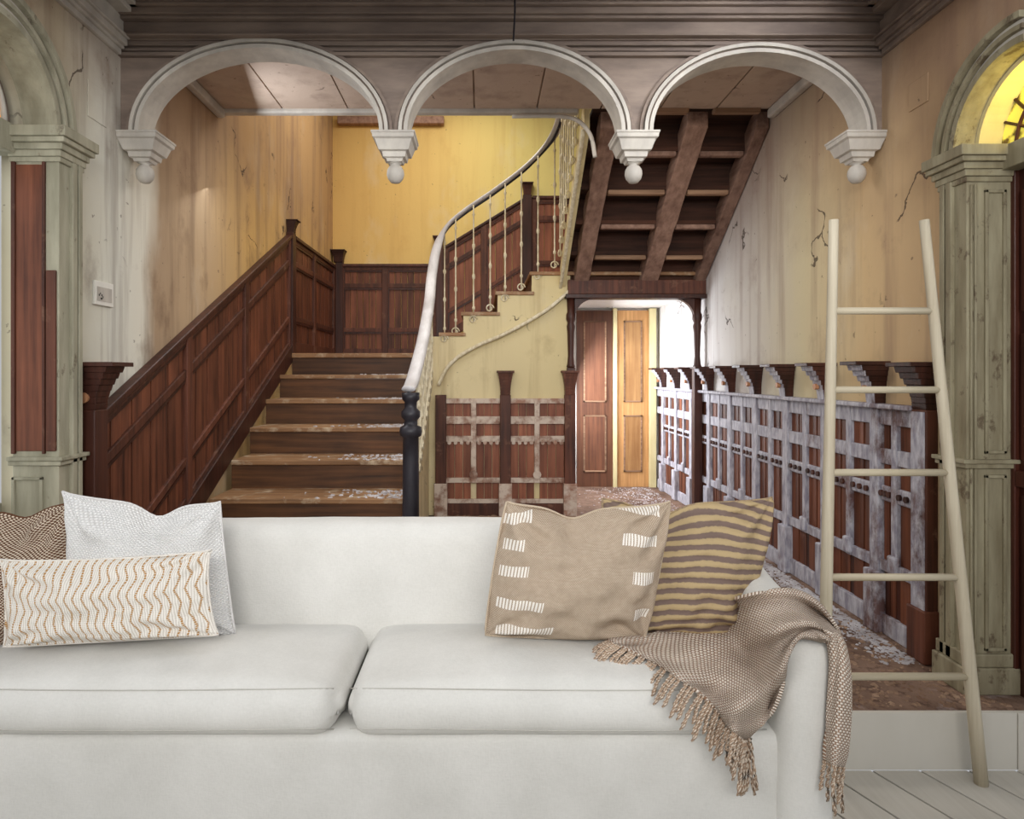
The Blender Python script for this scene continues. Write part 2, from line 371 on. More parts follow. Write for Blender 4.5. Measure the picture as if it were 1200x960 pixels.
# ---------------------------------------------------------------- arcade with three arches
arc = thing('arcade', (0.1, AY+.1, 2.5), 'grey-brown painted timber beam with three round arches and hanging ball pendants', 'arcade')
piers = [138, 460, 747, 1042]
ax = [XP(p, AY) for p in piers]
ax[0] = XL; ax[3] = XR
zs = ZP(153, AY)
arches = [(XP(158, AY), XP(447, AY), ZP(52, AY)), (XP(474, AY), XP(732, AY), ZP(54, AY)), (XP(763, AY), XP(1020, AY), ZP(57, AY))]
NA = 36
def ell(x0, x1, zt, g=0.0):   # outline of an arch, grown outward by g
    cx = (x0+x1)/2; a = (x1-x0)/2+g; b = zt-zs+g
    return [(cx-a*math.cos(PI*k/NA), zs+b*math.sin(PI*k/NA)) for k in range(NA+1)]
ztop = 2.955
pts = []
for (x0, x1, zt) in arches: pts += ell(x0, x1, zt, .005)
MB().prism([(XL, AY+.03, zs)]+[(x, AY+.03, z) for x, z in pts]+[(XR, AY+.03, zs), (XR, AY+.03, ztop+.03), (XL, AY+.03, ztop+.03)], (0, .115, 0)).build('spandrel', M['arcade'], arc)
for i, (x0, x1, zt) in enumerate(arches):
    # moulding rings: outer, hollow, inner face and the soffit lining
    def ring(g0, g1, y0, y1, mat, name):
        a = ell(x0, x1, zt, g0); b = ell(x0, x1, zt, g1)
        return MB().strip([(x, y0, z) for x, z in a], [(x, y0, z) for x, z in b], (0, y1-y0, 0)).build(name, mat, arc, smooth=False)
    ring(-.012, 0.006, AY+.005, AY+.15, M['arch_pale'], 'arch_lining')
    ring(0.006, .014, AY+.018, AY+.04, M['arcade'], 'arch_groove')
    ring(.014, .030, AY-.002, AY+.04, M['arch_pale'], 'arch_bead')
    ring(.036, .050, AY+.012, AY+.04, M['arcade'], 'arch_outer_moulding')
m = MB()
m.box(XL, XR, AY+.0, AY+.18, ztop, 3.22)
m.build('beam', M['arcade'], arc)
m = MB()
for d, z0, z1 in ((.03, 2.885, 2.90), (.015, 2.90, 2.925), (.035, 2.925, 2.945), (.02, 2.945, 2.958), (.045, 2.958, 2.972), (.012, 2.972, 3.045), (.05, 3.045, 3.062), (.065, 3.062, 3.09), (.085, 3.09, 3.115), (.11, 3.115, 3.135), (.13, 3.135, 3.165), (.15, 3.165, 3.22)):
    pass
for d, z0, z1 in ((.035, 2.96, 2.972), (.02, 2.972, 3.03), (.05, 3.03, 3.045), (.065, 3.045, 3.075), (.085, 3.075, 3.09), (.11, 3.09, 3.12), (.135, 3.12, 3.14), (.155, 3.14, 3.22)):
    m.box(XL, XR, AY-d, AY+.01, z0, z1)
m.build('cornice_moulding', M['arcade'], arc, bevel=.004)
# the lower string mouldings only show between the crowns
for i in range(3):
    pass
for z0, z1, d in ((2.935, 2.955, .022), (2.912, 2.925, .014), (2.885, 2.903, .026)):
    zc = (z0+z1)/2
    cuts = []
    for x0, x1, zt in arches:
        cx = (x0+x1)/2; a = (x1-x0)/2+.03; b = zt-zs+.03; q = (zc-zs)/b
        if q < 1:
            dx = a*math.sqrt(1-q*q); cuts.append((cx-dx, cx+dx))
    s0 = XL
    for c0, c1 in cuts:
        if c0 > s0: box('string_moulding', M['arcade'], (s0, c0, AY+.03-d, AY+.04, z0, z1), arc, bevel=.003)
        s0 = c1
    if s0 < XR: box('string_moulding', M['arcade'], (s0, XR, AY+.03-d, AY+.04, z0, z1), arc, bevel=.003)
# pendants
H = .097
def pendant(x, cx=None):
    m = MB()
    k = H
    m.sqlathe((x, AY+.09, zs), [(.035, .035, -.125), (.04, .04, -.112), (.052, .052, -.108), (.056, .056, -.085), (.07, .07, -.08), (.085, .085, -.035), (.096, .096, -.028), (.098, .098, -.012), (.102, .102, -.008), (.102, .102, 0)])
    p = m.build('pendant', M['arch_pale'], arc)
    MB().lathe((x, AY+.09, zs), [(.004, -.222), (.022, -.217), (.036, -.200), (.042, -.180), (.040, -.16), (.030, -.142), (.016, -.133), (.03, -.128), (.034, -.124)], 20).build('pendant_ball', M['arch_pale'], p, smooth=True)
for x in (XL+.085, (arches[0][1]+arches[1][0])/2, (arches[1][1]+arches[2][0])/2, XR-.085): pendant(x)

# ---------------------------------------------------------------- pilasters and quarter arches at the sides
def pilaster(side, label):
    X = XR if side > 0 else XL
    f = lambda a: X-side*a               # distance from the wall towards the hall
    D0 = 2.50 if side > 0 else 2.58      # face towards the viewer
    D1 = D0+.14
    t = thing('pilaster', (f(-.05), D0+.07, HF), label, 'pilaster')
    def bx(name, a0, a1, d0, d1, z0, z1, mat='green', bevel=.003, parent=t):
        if mat == 'green' and side > 0: mat = 'olive_shaded'
        x = sorted((f(a0), f(a1))); return box(name, M[mat], (x[0], x[1], d0, d1, z0, z1), parent, bevel=bevel)
    zc0, zc1 = (2.14, 2.25) if side > 0 else (2.24, 2.35)
    bx('shaft', -.12, .06, D0, D1, HF+.1, zc0)
    for (d0, d1) in ((D1-.035, D1-.01), (D1-.075, D1-.045)):    # reeds on the face to the hall
        bx('reed', .05, .075, d0, d1, HF+.1, zc0)
    m = MB()
    x = sorted((f(-.13), f(.085))); m.box(x[0], x[1], D0-.02, D1+.02, HF, HF+.1)
    x = sorted((f(-.13), f(.075))); m.box(x[0], x[1], D0-.012, D1+.012, HF+.1, HF+.15)
    m.build('base', M['olive_shaded' if side > 0 else 'green'], t, bevel=.005)
    for j, (a, e, z0, z1) in enumerate(((.07, .008, zc0-.02, zc0), (.075, .015, zc0, zc0+.025), (.085, .022, zc0+.025, zc0+.05), (.10, .035, zc0+.05, zc0+.07), (.11, .045, zc0+.07, zc1))):
        bx('capital_moulding', -.13, a, D0-e, D1+e, z0, z1)
    for z in (1.045,):
        bx('belt_moulding', -.13, .075, D0-.015, D1+.015, z, z+.018); bx('belt_moulding', -.13, .085, D0-.022, D1+.022, z+.018, z+.034)
    # sunk panels on the viewer face, framed by thin beads
    def frame(a0, a1, z0, z1, mat='green'):
        for q in ((a0, a0+.012, z0, z1), (a1-.012, a1, z0, z1), (a0, a1, z0, z0+.012), (a0, a1, z1-.012, z1)):
            bx('panel_bead', q[0], q[1], D0-.009, D0+.001, q[2], q[3], mat, .002)
    if side > 0:
        frame(-.085, -.005, .36, 1.02); frame(-.085, -.005, 1.10, 2.09)
        bx('reed', .025, .035, D0-.008, D0+.001, HF+.15, zc0-.03); bx('reed', .042, .05, D0-.008, D0+.001, HF+.15, zc0-.03)
    else:
        frame(-.12, .0, .36, 1.0)
        bx('brown_panel', -.105, .0, D0-.006, D0+.001, 1.10, zc0-.03, 'mahog')
        bx('brown_strip', .014, .052, D0-.010, D0+.001, 1.10, ZP(317, D0), 'mahog_frame')
        bx('panel_bead', .0, .010, D0-.012, D0+.001, 1.09, zc0-.02, 'mahog_frame', .002)
        bx('panel_bead', -.12, -.105, D0-.012, D0+.001, 1.09, zc0-.02, 'mahog_frame', .002)
    # arch rings over the opening, a quarter each (the rest lies on the living room side)
    r, Dc, zz = ARR if side > 0 else ARL
    zz = zc1
    am = math.acos((2.27-Dc)/r)
    for j, (g0, g1, a0, a1, mat) in enumerate(((0.0, .025, -.1, .035, 'green'), (.025, .045, -.01, .022, 'arch_pale'), (.045, .062, -.01, .04, 'green'), (.062, .082, -.01, .026, 'arch_pale'), (.082, .105, -.01, .05, 'green'))):
        def arcp(rr, a): 
            aa = math.acos(min(1, (2.27-Dc)/rr)); return [(f(a), Dc+rr*math.cos(aa*k/18), zz+rr*math.sin(aa*k/18)) for k in range(19)]
        MB().strip(arcp(r+g0-.02, a0), arcp(r+g1-.02, a0), (-side*(a1-a0), 0, 0)).build('arch_moulding', M['olive_shaded' if side > 0 and mat == 'green' else mat], t)
    return t
pilaster(1, 'grey-green peeling pilaster and arch moulding beside the dark door on the right')
pilaster(-1, 'grey-green pilaster with a brown panel under the arch at the far left')
# right doorway: dark door in the reveal, with a stained glass fanlight above
d = thing('panelled_door', (2.02, 2.43, HF), 'dark brown panelled door at the right edge, below the yellow glass', 'door')
box('door_slab', M['door_dark'], (2.005, 2.045, 2.28, 2.515, HF, 2.16), d)
for z0, z1 in ((.3, .95), (1.08, 1.55), (1.63, 2.08)):
    box('door_panel', M['door_dark'], (1.995, 2.006, 2.385, 2.465, z0, z1), d, bevel=.004)
box('door_stile', M['door_dark'], (1.985, 2.006, 2.482, 2.515, HF, 2.16), d, bevel=.004)
box('door_rail', M['door_dark'], (1.985, 2.006, 2.37, 2.482, .98, 1.04), d, bevel=.004)
fan = thing('fanlight', (1.97, 2.43, 2.25), 'arched fanlight of yellow stained glass above the dark door', 'window')
def qd(r0, Dc, zz, X, off, n=14, z0=None):
    am = math.acos(min(1, (2.27-Dc)/r0)); pts = [(X, 2.27, zz)] + [(X, Dc+r0*math.cos(am*k/n), zz+r0*math.sin(am*k/n)) for k in range(n+1)]
    return MB().prism(pts, (off, 0, 0))
qd(.285, ARR[1], 2.255, 2.02, .01).build('glass', M['stained'], fan)
for k in range(1, 4):
    a = PI/2*k/4+.15; MB().tube([(2.015, ARR[1]+.04, 2.26), (2.015, ARR[1]+.27*math.cos(a*.8), 2.255+.27*math.sin(a*.8))], .006, 6).build('glazing_bar', M['mahog_dark'], fan)
for rr in (.11, .19):
    MB().tube([(2.013, ARR[1]+rr*math.cos(PI/2*k/12), 2.255+rr*math.sin(PI/2*k/12)) for k in range(12)], .007, 6).build('glazing_bar', M['mahog_dark'], fan)
box('transom', M['olive_shaded'], (1.94, 2.06, 2.28, 2.52, 2.16, 2.25), fan, bevel=.004)
# reveal lining lit yellow by the glass and an added lamp
am = math.acos((2.27-ARR[1])/.285)
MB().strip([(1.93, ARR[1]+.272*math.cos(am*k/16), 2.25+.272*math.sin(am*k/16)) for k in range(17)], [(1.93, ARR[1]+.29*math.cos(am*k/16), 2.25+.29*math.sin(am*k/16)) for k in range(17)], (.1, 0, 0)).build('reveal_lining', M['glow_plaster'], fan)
win = thing('arched_window', (-1.86, 2.46, HF), 'narrow daylit window with patterned arched head at the far left edge', 'window')
box('glass', M['daylight'], (-1.90, -1.89, 2.28, 2.60, .9, 2.2), win)
qd(.24, ARL[1], 2.36, -1.84, -.01).build('arched_glass', M['stained_left'], win)
for rr in (.13, .245):
    am = math.acos((2.365-ARL[1])/rr) if rr > .06 else 0
    MB().tube([(-1.835, ARL[1]+rr*math.cos(am*k/14), 2.36+rr*math.sin(am*k/14)) for k in range(15)], .012, 8).build('glazing_ring', M['arch_pale'], win, smooth=True)
box('sill_transom', M['green'], (-1.93, -1.80, 2.28, 2.60, 2.25, 2.36), win, bevel=.004)
box('lower_panel', M['green'], (-1.92, -1.86, 2.28, 2.58, HF, .9), win, bevel=.004)
MB().strip([(-1.93, ARL[1]+.245*math.cos(math.acos(.055/.245)*k/16), 2.355+.245*math.sin(math.acos(.055/.245)*k/16)) for k in range(17)], [(-1.93, ARL[1]+.30*math.cos(math.acos(.055/.30)*k/16), 2.355+.30*math.sin(math.acos(.055/.30)*k/16)) for k in range(17)], (.08, 0, 0)).build('reveal_lining', M['arcade'], win)

# ================================================================== PANELLING
def LW(u, z, w): return (XL+w, u, z)
def RW(u, z, w): return (XR-w, u, z)
def BW(u, z, w): return (u, WB-w, z)
def UW(u, z, w): return (u, UY-w, z)
def qp(name, Mp, u0, u1, lo, hi, w0, w1, mat, parent, bevel=0.0, **kw):
    """solid between u0..u1, heights lo(u)..hi(u), thickness w0..w1"""
    P = []
    for z in (lo, hi):
        P += [Mp(u0, z(u0), w0), Mp(u1, z(u1), w0), Mp(u1, z(u1), w1), Mp(u0, z(u0), w1)]
    return MB().hexa(P).build(name, mat, parent, bevel=bevel, **kw)
def wainscot(t, Mp, stiles, zb, zt, rows, boardw, sw=.07, mb='mahog', mf='mahog_frame', cap=True):
    """rows: fractions (lo, hi) of rails, bottom to top; boards fill between"""
    lerp = lambda f: (lambda u: zb(u)+(zt(u)-zb(u))*f)
    u0, u1 = stiles[0], stiles[-1]
    for (a, b) in rows:
        qp('rail', Mp, u0, u1, lerp(a), lerp(b), .0, .036, M[mf], t, .004)
    if cap: qp('cap_rail', Mp, u0-.01, u1+.01, lambda u: zt(u)-.012, lambda u: zt(u)+.022, .0, .055, M['mahog_dark'], t, .006)
    for s_ in stiles:
        qp('stile', Mp, s_-sw/2, s_+sw/2, lerp(0), lerp(.995), .0, .042, M[mf], t, .004)
    for s0, s1 in zip(stiles, stiles[1:]):
        n = max(1, round((s1-s0-sw)/boardw)); bw = (s1-s0-sw)/n
        for (r0, r1) in zip(rows, rows[1:]):
            for k in range(n):
                a = s0+sw/2+k*bw
                qp('board', Mp, a+.003, a+bw-.003, lerp(r0[1]-.002), lerp(r1[0]+.002), .0, .018+.003*(k % 2), M[mb], t)
            # bead around the field
            e = .012
            qp('bead', Mp, s0+sw/2, s1-sw/2, lerp(r1[0]-.018), lerp(r1[0]), .018, .032, M['mahog_dark'], t)
            qp('bead', Mp, s0+sw/2, s0+sw/2+e, lerp(r0[1]), lerp(r1[0]-.018), .018, .032, M['mahog_dark'], t)
ROWS = [(0, .10), (.28, .325), (.76, .81), (.955, 1.0)]
def post_cap(Mp, u, z0, z1, neck, top, w, t, mat='mahog_dark', wtop=None):
    """square post with a stepped flaring head"""
    m = MB(); wtop = wtop or w*1.5; N = 7
    for k in range(N):
        a = k/N; b = (k+1)/N; q = a**1.8
        h = neck+(top-neck)*q; ww = w+(wtop-w)*q
        m.hexa([Mp(u-h, z0+(z1-z0)*a, 0), Mp(u+h, z0+(z1-z0)*a, 0), Mp(u+h, z0+(z1-z0)*a, ww), Mp(u-h, z0+(z1-z0)*a, ww),
                Mp(u-h*1.06, z0+(z1-z0)*b, 0), Mp(u+h*1.06, z0+(z1-z0)*b, 0), Mp(u+h*1.06, z0+(z1-z0)*b, ww*1.05), Mp(u-h*1.06, z0+(z1-z0)*b, ww*1.05)])
    e = (z1-z0)*.10
    m.hexa([Mp(u-top*1.12, z1, 0), Mp(u+top*1.12, z1, 0), Mp(u+top*1.12, z1, wtop*1.12), Mp(u-top*1.12, z1, wtop*1.12),
            Mp(u-top*1.12, z1+e, 0), Mp(u+top*1.12, z1+e, 0), Mp(u+top*1.12, z1+e, wtop*1.12), Mp(u-top*1.12, z1+e, wtop*1.12)])
    return m.build('post_head', M[mat], t, bevel=.002)

# A left wall, rising with the first flight
lin = lambda a, za, b, zb_: (lambda u: za+(zb_-za)*(u-a)/(b-a))
ztA = lin(2.92, 1.22, 5.80, 2.60)
zbA0 = lin(4.035, .66, 5.78, 1.60)
zbA = lambda u: max(HF+.02, zbA0(u))
tA = thing('wainscot', (XL, 4.3, HF), 'dark red-brown boarded wainscot climbing the left wall beside the first flight', 'panelling')
for (s0, s1) in ((2.97, 3.19), (3.19, 3.85), (3.85, 4.70), (4.70, 5.80)): pass
zbL = lin(2.92, HF, 5.80, 1.61)
zbA = lambda u: max(HF, zbL(u)) 
wainscot(tA, LW, [2.88, 3.78, 4.70, 5.78], lambda u: zbA(u)-.02, ztA, ROWS, .088)
qp('skirting', LW, 2.86, 5.8, lambda u: zbA(u)-.10, lambda u: zbA(u)+.05, .0, .055, M['mahog_dark'], tA, .004)
qp('post', LW, 5.77, 5.87, lambda u: 1.55, lambda u: 2.63, 0, .06, M['mahog_dark'], tA, .004)
post_cap(LW, 5.82, 2.63, 2.73, .03, .05, .06, tA)
# B left wall, level on the landing
tB = thing('wainscot', (XL, 6.7, 1.57), 'short level wainscot on the left wall of the landing, between two corner posts', 'panelling')
wainscot(tB, LW, [5.91, 6.62, 7.50], lambda u: 1.58, lambda u: 2.60, ROWS, .09)
# C back wall, level on the landing
tC = thing('wainscot', (-1.1, WB, 1.57), 'level boarded wainscot on the yellow back wall at the top of the first flight', 'panelling')
wainscot(tC, BW, [-1.60, -1.10, -.52], lambda u: 1.58, lambda u: 2.62, ROWS, .07)
qp('post', BW, -1.655, -1.57, lambda u: 1.56, lambda u: 2.66, 0, .07, M['mahog_dark'], tC, .004)
post_cap(BW, -1.62, 2.66, 2.78, .05, .075, .08, tC)
# D back wall, rising with the second flight then level
tD = thing('wainscot', (0, WB, 1.6), 'wainscot on the back wall behind the white balusters, rising to the right', 'panelling')
qp('post', BW, -.52, -.44, lambda u: 1.56, lambda u: 2.86, 0, .07, M['mahog_dark'], tD, .004)
post_cap(BW, -.49, 2.84, 2.94, .04, .06, .07, tD)
zD = lin(-.46, 2.80, .46, 3.36)
wainscot(tD, BW, [-.42, .02, .47], lambda u: zD(u)-1.06, zD, ROWS, .09, mb='mahog_board_dusty')
qp('post', BW, .46, .56, lambda u: 2.3, lambda u: 3.42, 0, .07, M['mahog_dark'], tD, .004)
post_cap(BW, .51, 3.42, 3.54, .04, .06, .07, tD)
wainscot(tD, BW, [.58, 1.1, 1.8], lambda u: 2.34, lambda u: 3.39, ROWS, .09, mb='mahog_board_dusty')

# E front of the under-stair wall
def disc(c, r, nrm, th, mat, parent, name='disc'):
    c = Vector(c); return MB().tube([c, c+Vector(nrm)*th], r, 12).build(name, mat, parent)
tE = thing('wainscot', (.15, UY, HF), 'weathered red-brown wainscot with pale worn rails on the cream wall under the stair', 'panelling')
posts = [XP(517, UY), XP(592, UY), XP(667, UY)]
mids = [XP(555, UY), XP(629, UY)]
zE = lambda py: ZP(py, UY-.03)
cst = lambda z: (lambda u: z)
for (a, b) in ((467, 473), (488, 497), (511, 518), (560, 566), (585, 590)):
    qp('rail', UW, posts[0], posts[2], cst(zE(b)), cst(zE(a)), 0, .035, M['mahog_pale'], tE, .004)
qp('skirting', UW, posts[0], posts[2], cst(HF), cst(zE(590)), 0, .03, M['mahog_frame'], tE, .004)
for i, u in enumerate(posts):
    qp('post', UW, u-.045, u+.045, cst(HF), cst(zE(467)+.03), 0, .07, M['mahog_frame'], tE, .004)
    qp('post_block', UW, u-.055, u+.055, cst(HF), cst(zE(566)), 0, .085, M['mahog_pale'], tE, .004)
    if i: post_cap(UW, u, zE(467)+.03, zE(437), .04, .065, .07, tE, 'mahog_frame')
for u in mids:
    qp('stile', UW, u-.022, u+.022, cst(zE(566)), cst(zE(470)), 0, .04, M['mahog_pale'], tE, .004)
    disc(UW(u, zE(556), .04), .035, (0, -1, 0), .012, M['mahog_pale'], tE, 'rosette')
for (u0, u1) in ((posts[0]+.045, mids[0]-.022), (mids[0]+.022, posts[1]-.045), (posts[1]+.045, mids[1]-.022), (mids[1]+.022, posts[2]-.045)):
    for (a, b) in ((473, 488), (497, 511), (518, 560), (566, 585)):
        n = 3; bw = (u1-u0)/n
        for k in range(n): qp('board', UW, u0+k*bw+.002, u0+(k+1)*bw-.002, cst(zE(b)), cst(zE(a)), 0, .012+.003*(k % 2), M['mahog_board_dusty'], tE)
    for k in range(4):   # little scallops under the ornate rail
        u = u0+(k+.5)*(u1-u0)/4; disc(UW(u, zE(519), .02), .016, (0, -1, 0), .018, M['mahog_pale'], tE, 'scallop')

# F right wall: tall wainscot with flaring post heads
tF = thing('wainscot', (XR, 4.9, HF), 'long wainscot on the right wall, red boards behind flaking framing with painted-in bluish-white highlights and flared post heads', 'panelling')
fr = 'flake_highlight'
pF = [3.13+.46*i for i in range(9)]
u0F, u1F = 2.84, 7.05
for (a, b) in ((1.165, 1.24), (.985, 1.056), (.49, .541), (HF, .29)):
    segs = [u0F]+pF[1::2]+[u1F]
    for s0, s1 in zip(segs, segs[1:]):
        qp('rail', RW, s0, s1-.002, cst(a), cst(b), 0, .030, M[fr], tF, .004)
qp('ledge', RW, u0F, u1F, cst(1.24), cst(1.262), 0, .07, M[fr], tF, .006)
edges = [2.82]+pF
qp('backing', RW, u0F, u1F, cst(HF), cst(1.24), 0, .008, M['mahog_dark'], tF)
for i, u in enumerate(pF):
    qp('stile', RW, u-.035, u+.035, cst(HF), cst(1.24), 0, .040, M[fr], tF, .004)
    qp('plinth_block', RW, u-.05, u+.05, cst(HF), cst(.48), 0, .062, M[fr], tF, .006)
    post_cap(RW, u, 1.262, 1.44, .03, .062, .05, tF, 'mahog_dark', wtop=.145)
    # pale face on the curved bracket: flaking plus painted-in highlight
    m = MB()
    N = 7
    for k in range(N):
        a = k/N; b = (k+1)/N; qa = a**1.8
        za = 1.262+.178*a; zb_ = 1.262+.178*b; h = .03+.032*qa; wa = .05+.095*qa
        m.hexa([RW(u-h, za, wa), RW(u+h, za, wa), RW(u+h, za, wa+.006), RW(u-h, za, wa+.006), RW(u-h*1.05, zb_, wa*1.05), RW(u+h*1.05, zb_, wa*1.05), RW(u+h*1.05, zb_, wa*1.05+.006), RW(u-h*1.05, zb_, wa*1.05+.006)])
    m.build('bracket_edge', M[fr], tF)
    disc(RW(u, 1.33, .07), .016, (-1, 0, 0), .02, M['wood_disc'], tF, 'boss')
for s0, s1 in zip(edges, edges[1:]):
    if s1-s0 < .35:
        cells = [(s0+.0, (s0+s1)/2-.005), ((s0+s1)/2+.03, s1-.04)]; mid = (s0+s1)/2+.012
    else:
        mid = (s0+s1)/2; cells = [(s0+.04, mid-.02), (mid+.02, s1-.04)]
    qp('stile', RW, mid-.02, mid+.02, cst(.49), cst(1.24), 0, .034, M[fr], tF, .003)
    qp('foot_bracket', RW, mid-.03, mid+.03, cst(.50), cst(.58), .02, .05, M[fr], tF, .01)
    for (a, b) in cells:
        if b-a < .03: continue
        for (z0, z1) in ((1.056, 1.165), (.541, .985), (.29, .49)):
            for k in range(2):
                q = (b-a)/2
                qp('board', RW, a+k*q+.002, a+(k+1)*q-.002, cst(z0), cst(z1), 0, .010+.004*k, M['mahog'], tF)
        qp('medallion_bar', RW, a, b, cst(.815), cst(.885), .012, .030, M[fr], tF, .008)
        for k in range(3):
            u = a+(b-a)*(k+.5)/3
            disc(RW(u, .85, .030), .014, (-1, 0, 0), .012, M['mahog_dark'], tF, 'medallion')
# newels ending both side wainscots
def end_newel(side, u, label):
    Mp = RW if side > 0 else LW
    t = thing('newel_post', (Mp(u, 0, .06)[0], u, HF), label, 'post')
    wb = .052 if side > 0 else .10
    qp('post_body', Mp, u-.048, u+.048, cst(HF), cst(1.25), 0, wb, M['mahog_frame' if side > 0 else 'mahog_dark'], t, .006)
    if side > 0: qp('flaking_highlit_face', Mp, u-.042, u+.042, cst(.42), cst(1.24), wb, wb+.004, M['flake_highlight'], t)
    qp('plinth', Mp, u-.058, u+.058, cst(HF), cst(.42), 0, wb+.015, M['mahog_frame'], t, .006)
    post_cap(Mp, u, 1.25, 1.43, .045, .075, wb-.003, t, 'mahog_dark', wtop=.125 if side > 0 else .17)
    if side < 0: c = Vector(Mp(u-.048, 1.30, .055)); MB().tube([c, c+Vector((0, -.012, 0))], .022, 14).build('boss', M['wood_disc'], t)
    return t
end_newel(1, 2.79, 'dark mahogany end post with stepped flared cap at the near end of the right wainscot')
end_newel(-1, 2.80, 'dark mahogany end post with stepped flared cap at the foot of the left wainscot')

# ================================================================== STAIRCASE
XS = -.45       # open side of the first flight
st = thing('staircase', (-.9, 4.2, HF), 'turning timber staircase with worn oak treads rising left of the hall', 'staircase')
zn = [.645+.1865*k for k in range(6)]
dn = [4.035+.349*k for k in range(6)]
zl = zn[5]
low = [(3.686, .43), (3.337, .27)]
for (d_, z_, nd) in [(low[1][0], .27, 3.686), (low[0][0], .45, 4.035)]+[(dn[k], zn[k], dn[k+1]) for k in range(5)]:
    box('tread', M['tread'], (XL+.05, XS+.02, d_-.02, nd+.02, z_-.032, z_), st, bevel=.006)
pz = HF
for (d_, z_) in [(low[1][0], .27), (low[0][0], .45)]+list(zip(dn, zn)):
    box('riser', M['riser'], (XL+.05, XS-.01, d_+.0, d_+.025, pz-.02, z_-.033), st); pz = z_
box('landing', M['tread'], (XL+.0, XS+.1, dn[5]-.02, WB, zl-.04, zl), st, bevel=.006)
# closed wall under the open side of the first flight
pts = [(XS, 3.36, HF), (XS, UY+.0, HF), (XS, UY, 1.50)]+[(XS, dn[k], zn[k]-.14) for k in (4, 3, 2, 1, 0)]+[(XS, 3.36, .24)]
MB().prism(pts, (-.03, 0, 0)).build('side_stringer', M['cream'], st)
# second flight
D2 = UY-.03
x2 = [XP(517, D2), XP(543, D2), XP(583, D2), XP(623, D2), XP(660, D2)]
z2 = [ZP(390, D2), ZP(366, D2), ZP(342, D2), ZP(319, D2)]
for k in range(4):
    x1 = x2[k+1]+.02 if k < 3 else XR-.02
    box('tread', M['tread'], (x2[k]-.02, x1, D2-.03, WB-.06, z2[k]-.03, z2[k]), st, bevel=.006)
    zb0 = (zl if k == 0 else z2[k-1])
    box('riser', M['riser'], (x2[k], x2[k]+.02, D2, WB-.06, zb0-.03, z2[k]-.031), st)
# stringer of the second flight: stepped top, curved foot
low_c = [(514, 452), (522, 434), (536, 419), (560, 405), (590, 392), (620, 376), (645, 360), (668, 340)]
lc = catmull([(XP(a, D2), 0, ZP(b, D2)) for a, b in low_c], 4)
top = [(x2[0], z2[0]-.031)]
def ztop2(x):
    z = z2[0]-.031
    for k in range(4):
        if x >= x2[k]: z = z2[k]-.031
    return z
A = []; B = []
xsamp = sorted([p.x for p in lc]+[x2[k]+e for k in range(1, 4) for e in (-.0005, .0005)])
def zlow(x):
    for p, q in zip(lc, lc[1:]):
        if p.x <= x <= q.x: return p.z+(q.z-p.z)*((x-p.x)/max(1e-6, q.x-p.x))
    return lc[-1].z if x > lc[-1].x else lc[0].z
A = [(x, D2-.01, zlow(x)) for x in xsamp]; B = [(x, D2-.01, ztop2(x)) for x in xsamp]
MB().strip(A, B, (0, .04, 0)).build('stringer', M['cream'], st)
MB().tube([p+Vector((0, D2-.02, 0)) for p in lc], .016, 8).build('stringer_moulding', M['iron_white'], st, smooth=True)
# wall below the stringer
B = [(x, UY, zlow(x)+.01) for x in xsamp]; A = [(x, UY, HF) for x in xsamp]
MB().strip(A, B, (0, .1, 0)).build('wall_middle', M['cream'], None, **S)
box('corner_post', M['cream'], (-.465, XP(518, UY), UY-.02, UY+.12, HF, z2[0]-.032), st, bevel=.004)
# third flight above the passage
SL = .667; D3 = 5.66
def zbeam(d): return 2.10+SL*(5.70-d)
def beamy(x0, x1, name='beam', lab=None):
    t = .15; d0, d1 = 5.70, 4.34
    n = 14; A = []; B = []
    for k in range(n+1):
        d_ = d0+(d1-d0)*k/n; j = random.uniform(-.006, .006)
        A.append((x0+j, d_, zbeam(d_)+j)); B.append((x0, d_, zbeam(d_)+t+.02))
    o = MB().strip(A, B, (x1-x0, 0, 0)).build(name, M['beam'], st, bevel=.008)
    return o
beamy(.775, .90); beamy(1.335, 1.475); beamy(1.79, 1.875)
for k in range(-1, 5):
    d_ = 5.38-.28*k; z_ = 2.36+.187*k          # near edge of each tread, seen from below
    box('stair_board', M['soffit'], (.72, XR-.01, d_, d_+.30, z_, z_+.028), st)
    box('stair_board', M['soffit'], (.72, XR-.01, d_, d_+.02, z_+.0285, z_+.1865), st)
    for a, b in ((.91, 1.325), (1.485, 1.785)):
        box('batten', M['ledge' if k % 2 == 0 else 'beam'], (a, b, d_-.005, d_+.05, z_-.035, z_-.001), st, bevel=.008)
# outer stringer of the third flight and the rounded end
A = []; B = []
for k in range(17):
    d_ = UY+.03-(UY+.03-4.33)*k/16; A.append((.70, d_, zbeam(d_)-.03)); B.append((.70, d_, zbeam(d_)+.20))
MB().strip(A, B, (-.035, 0, 0)).build('stringer', M['cream'], st)
MB().tube([(a[0]-.04, a[1], a[2]) for a in A], .015, 8).build('stringer_moulding', M['iron_white'], st, smooth=True)
# rounded ceiling trim beside the beams
pts = catmull([(XP(600, 4.28), 4.27, ZP(137, 4.28)), (XP(655, 4.28), 4.27, ZP(137, 4.28)), (XP(678, 4.28), 4.27, ZP(143, 4.28)), (XP(692, 4.28), 4.27, ZP(160, 4.28)), (XP(697, 4.28), 4.27, ZP(185, 4.28))], 6)
MB().tube(pts, .014, 8).build('trim_7', M['arch_pale'], None, smooth=True, **S)
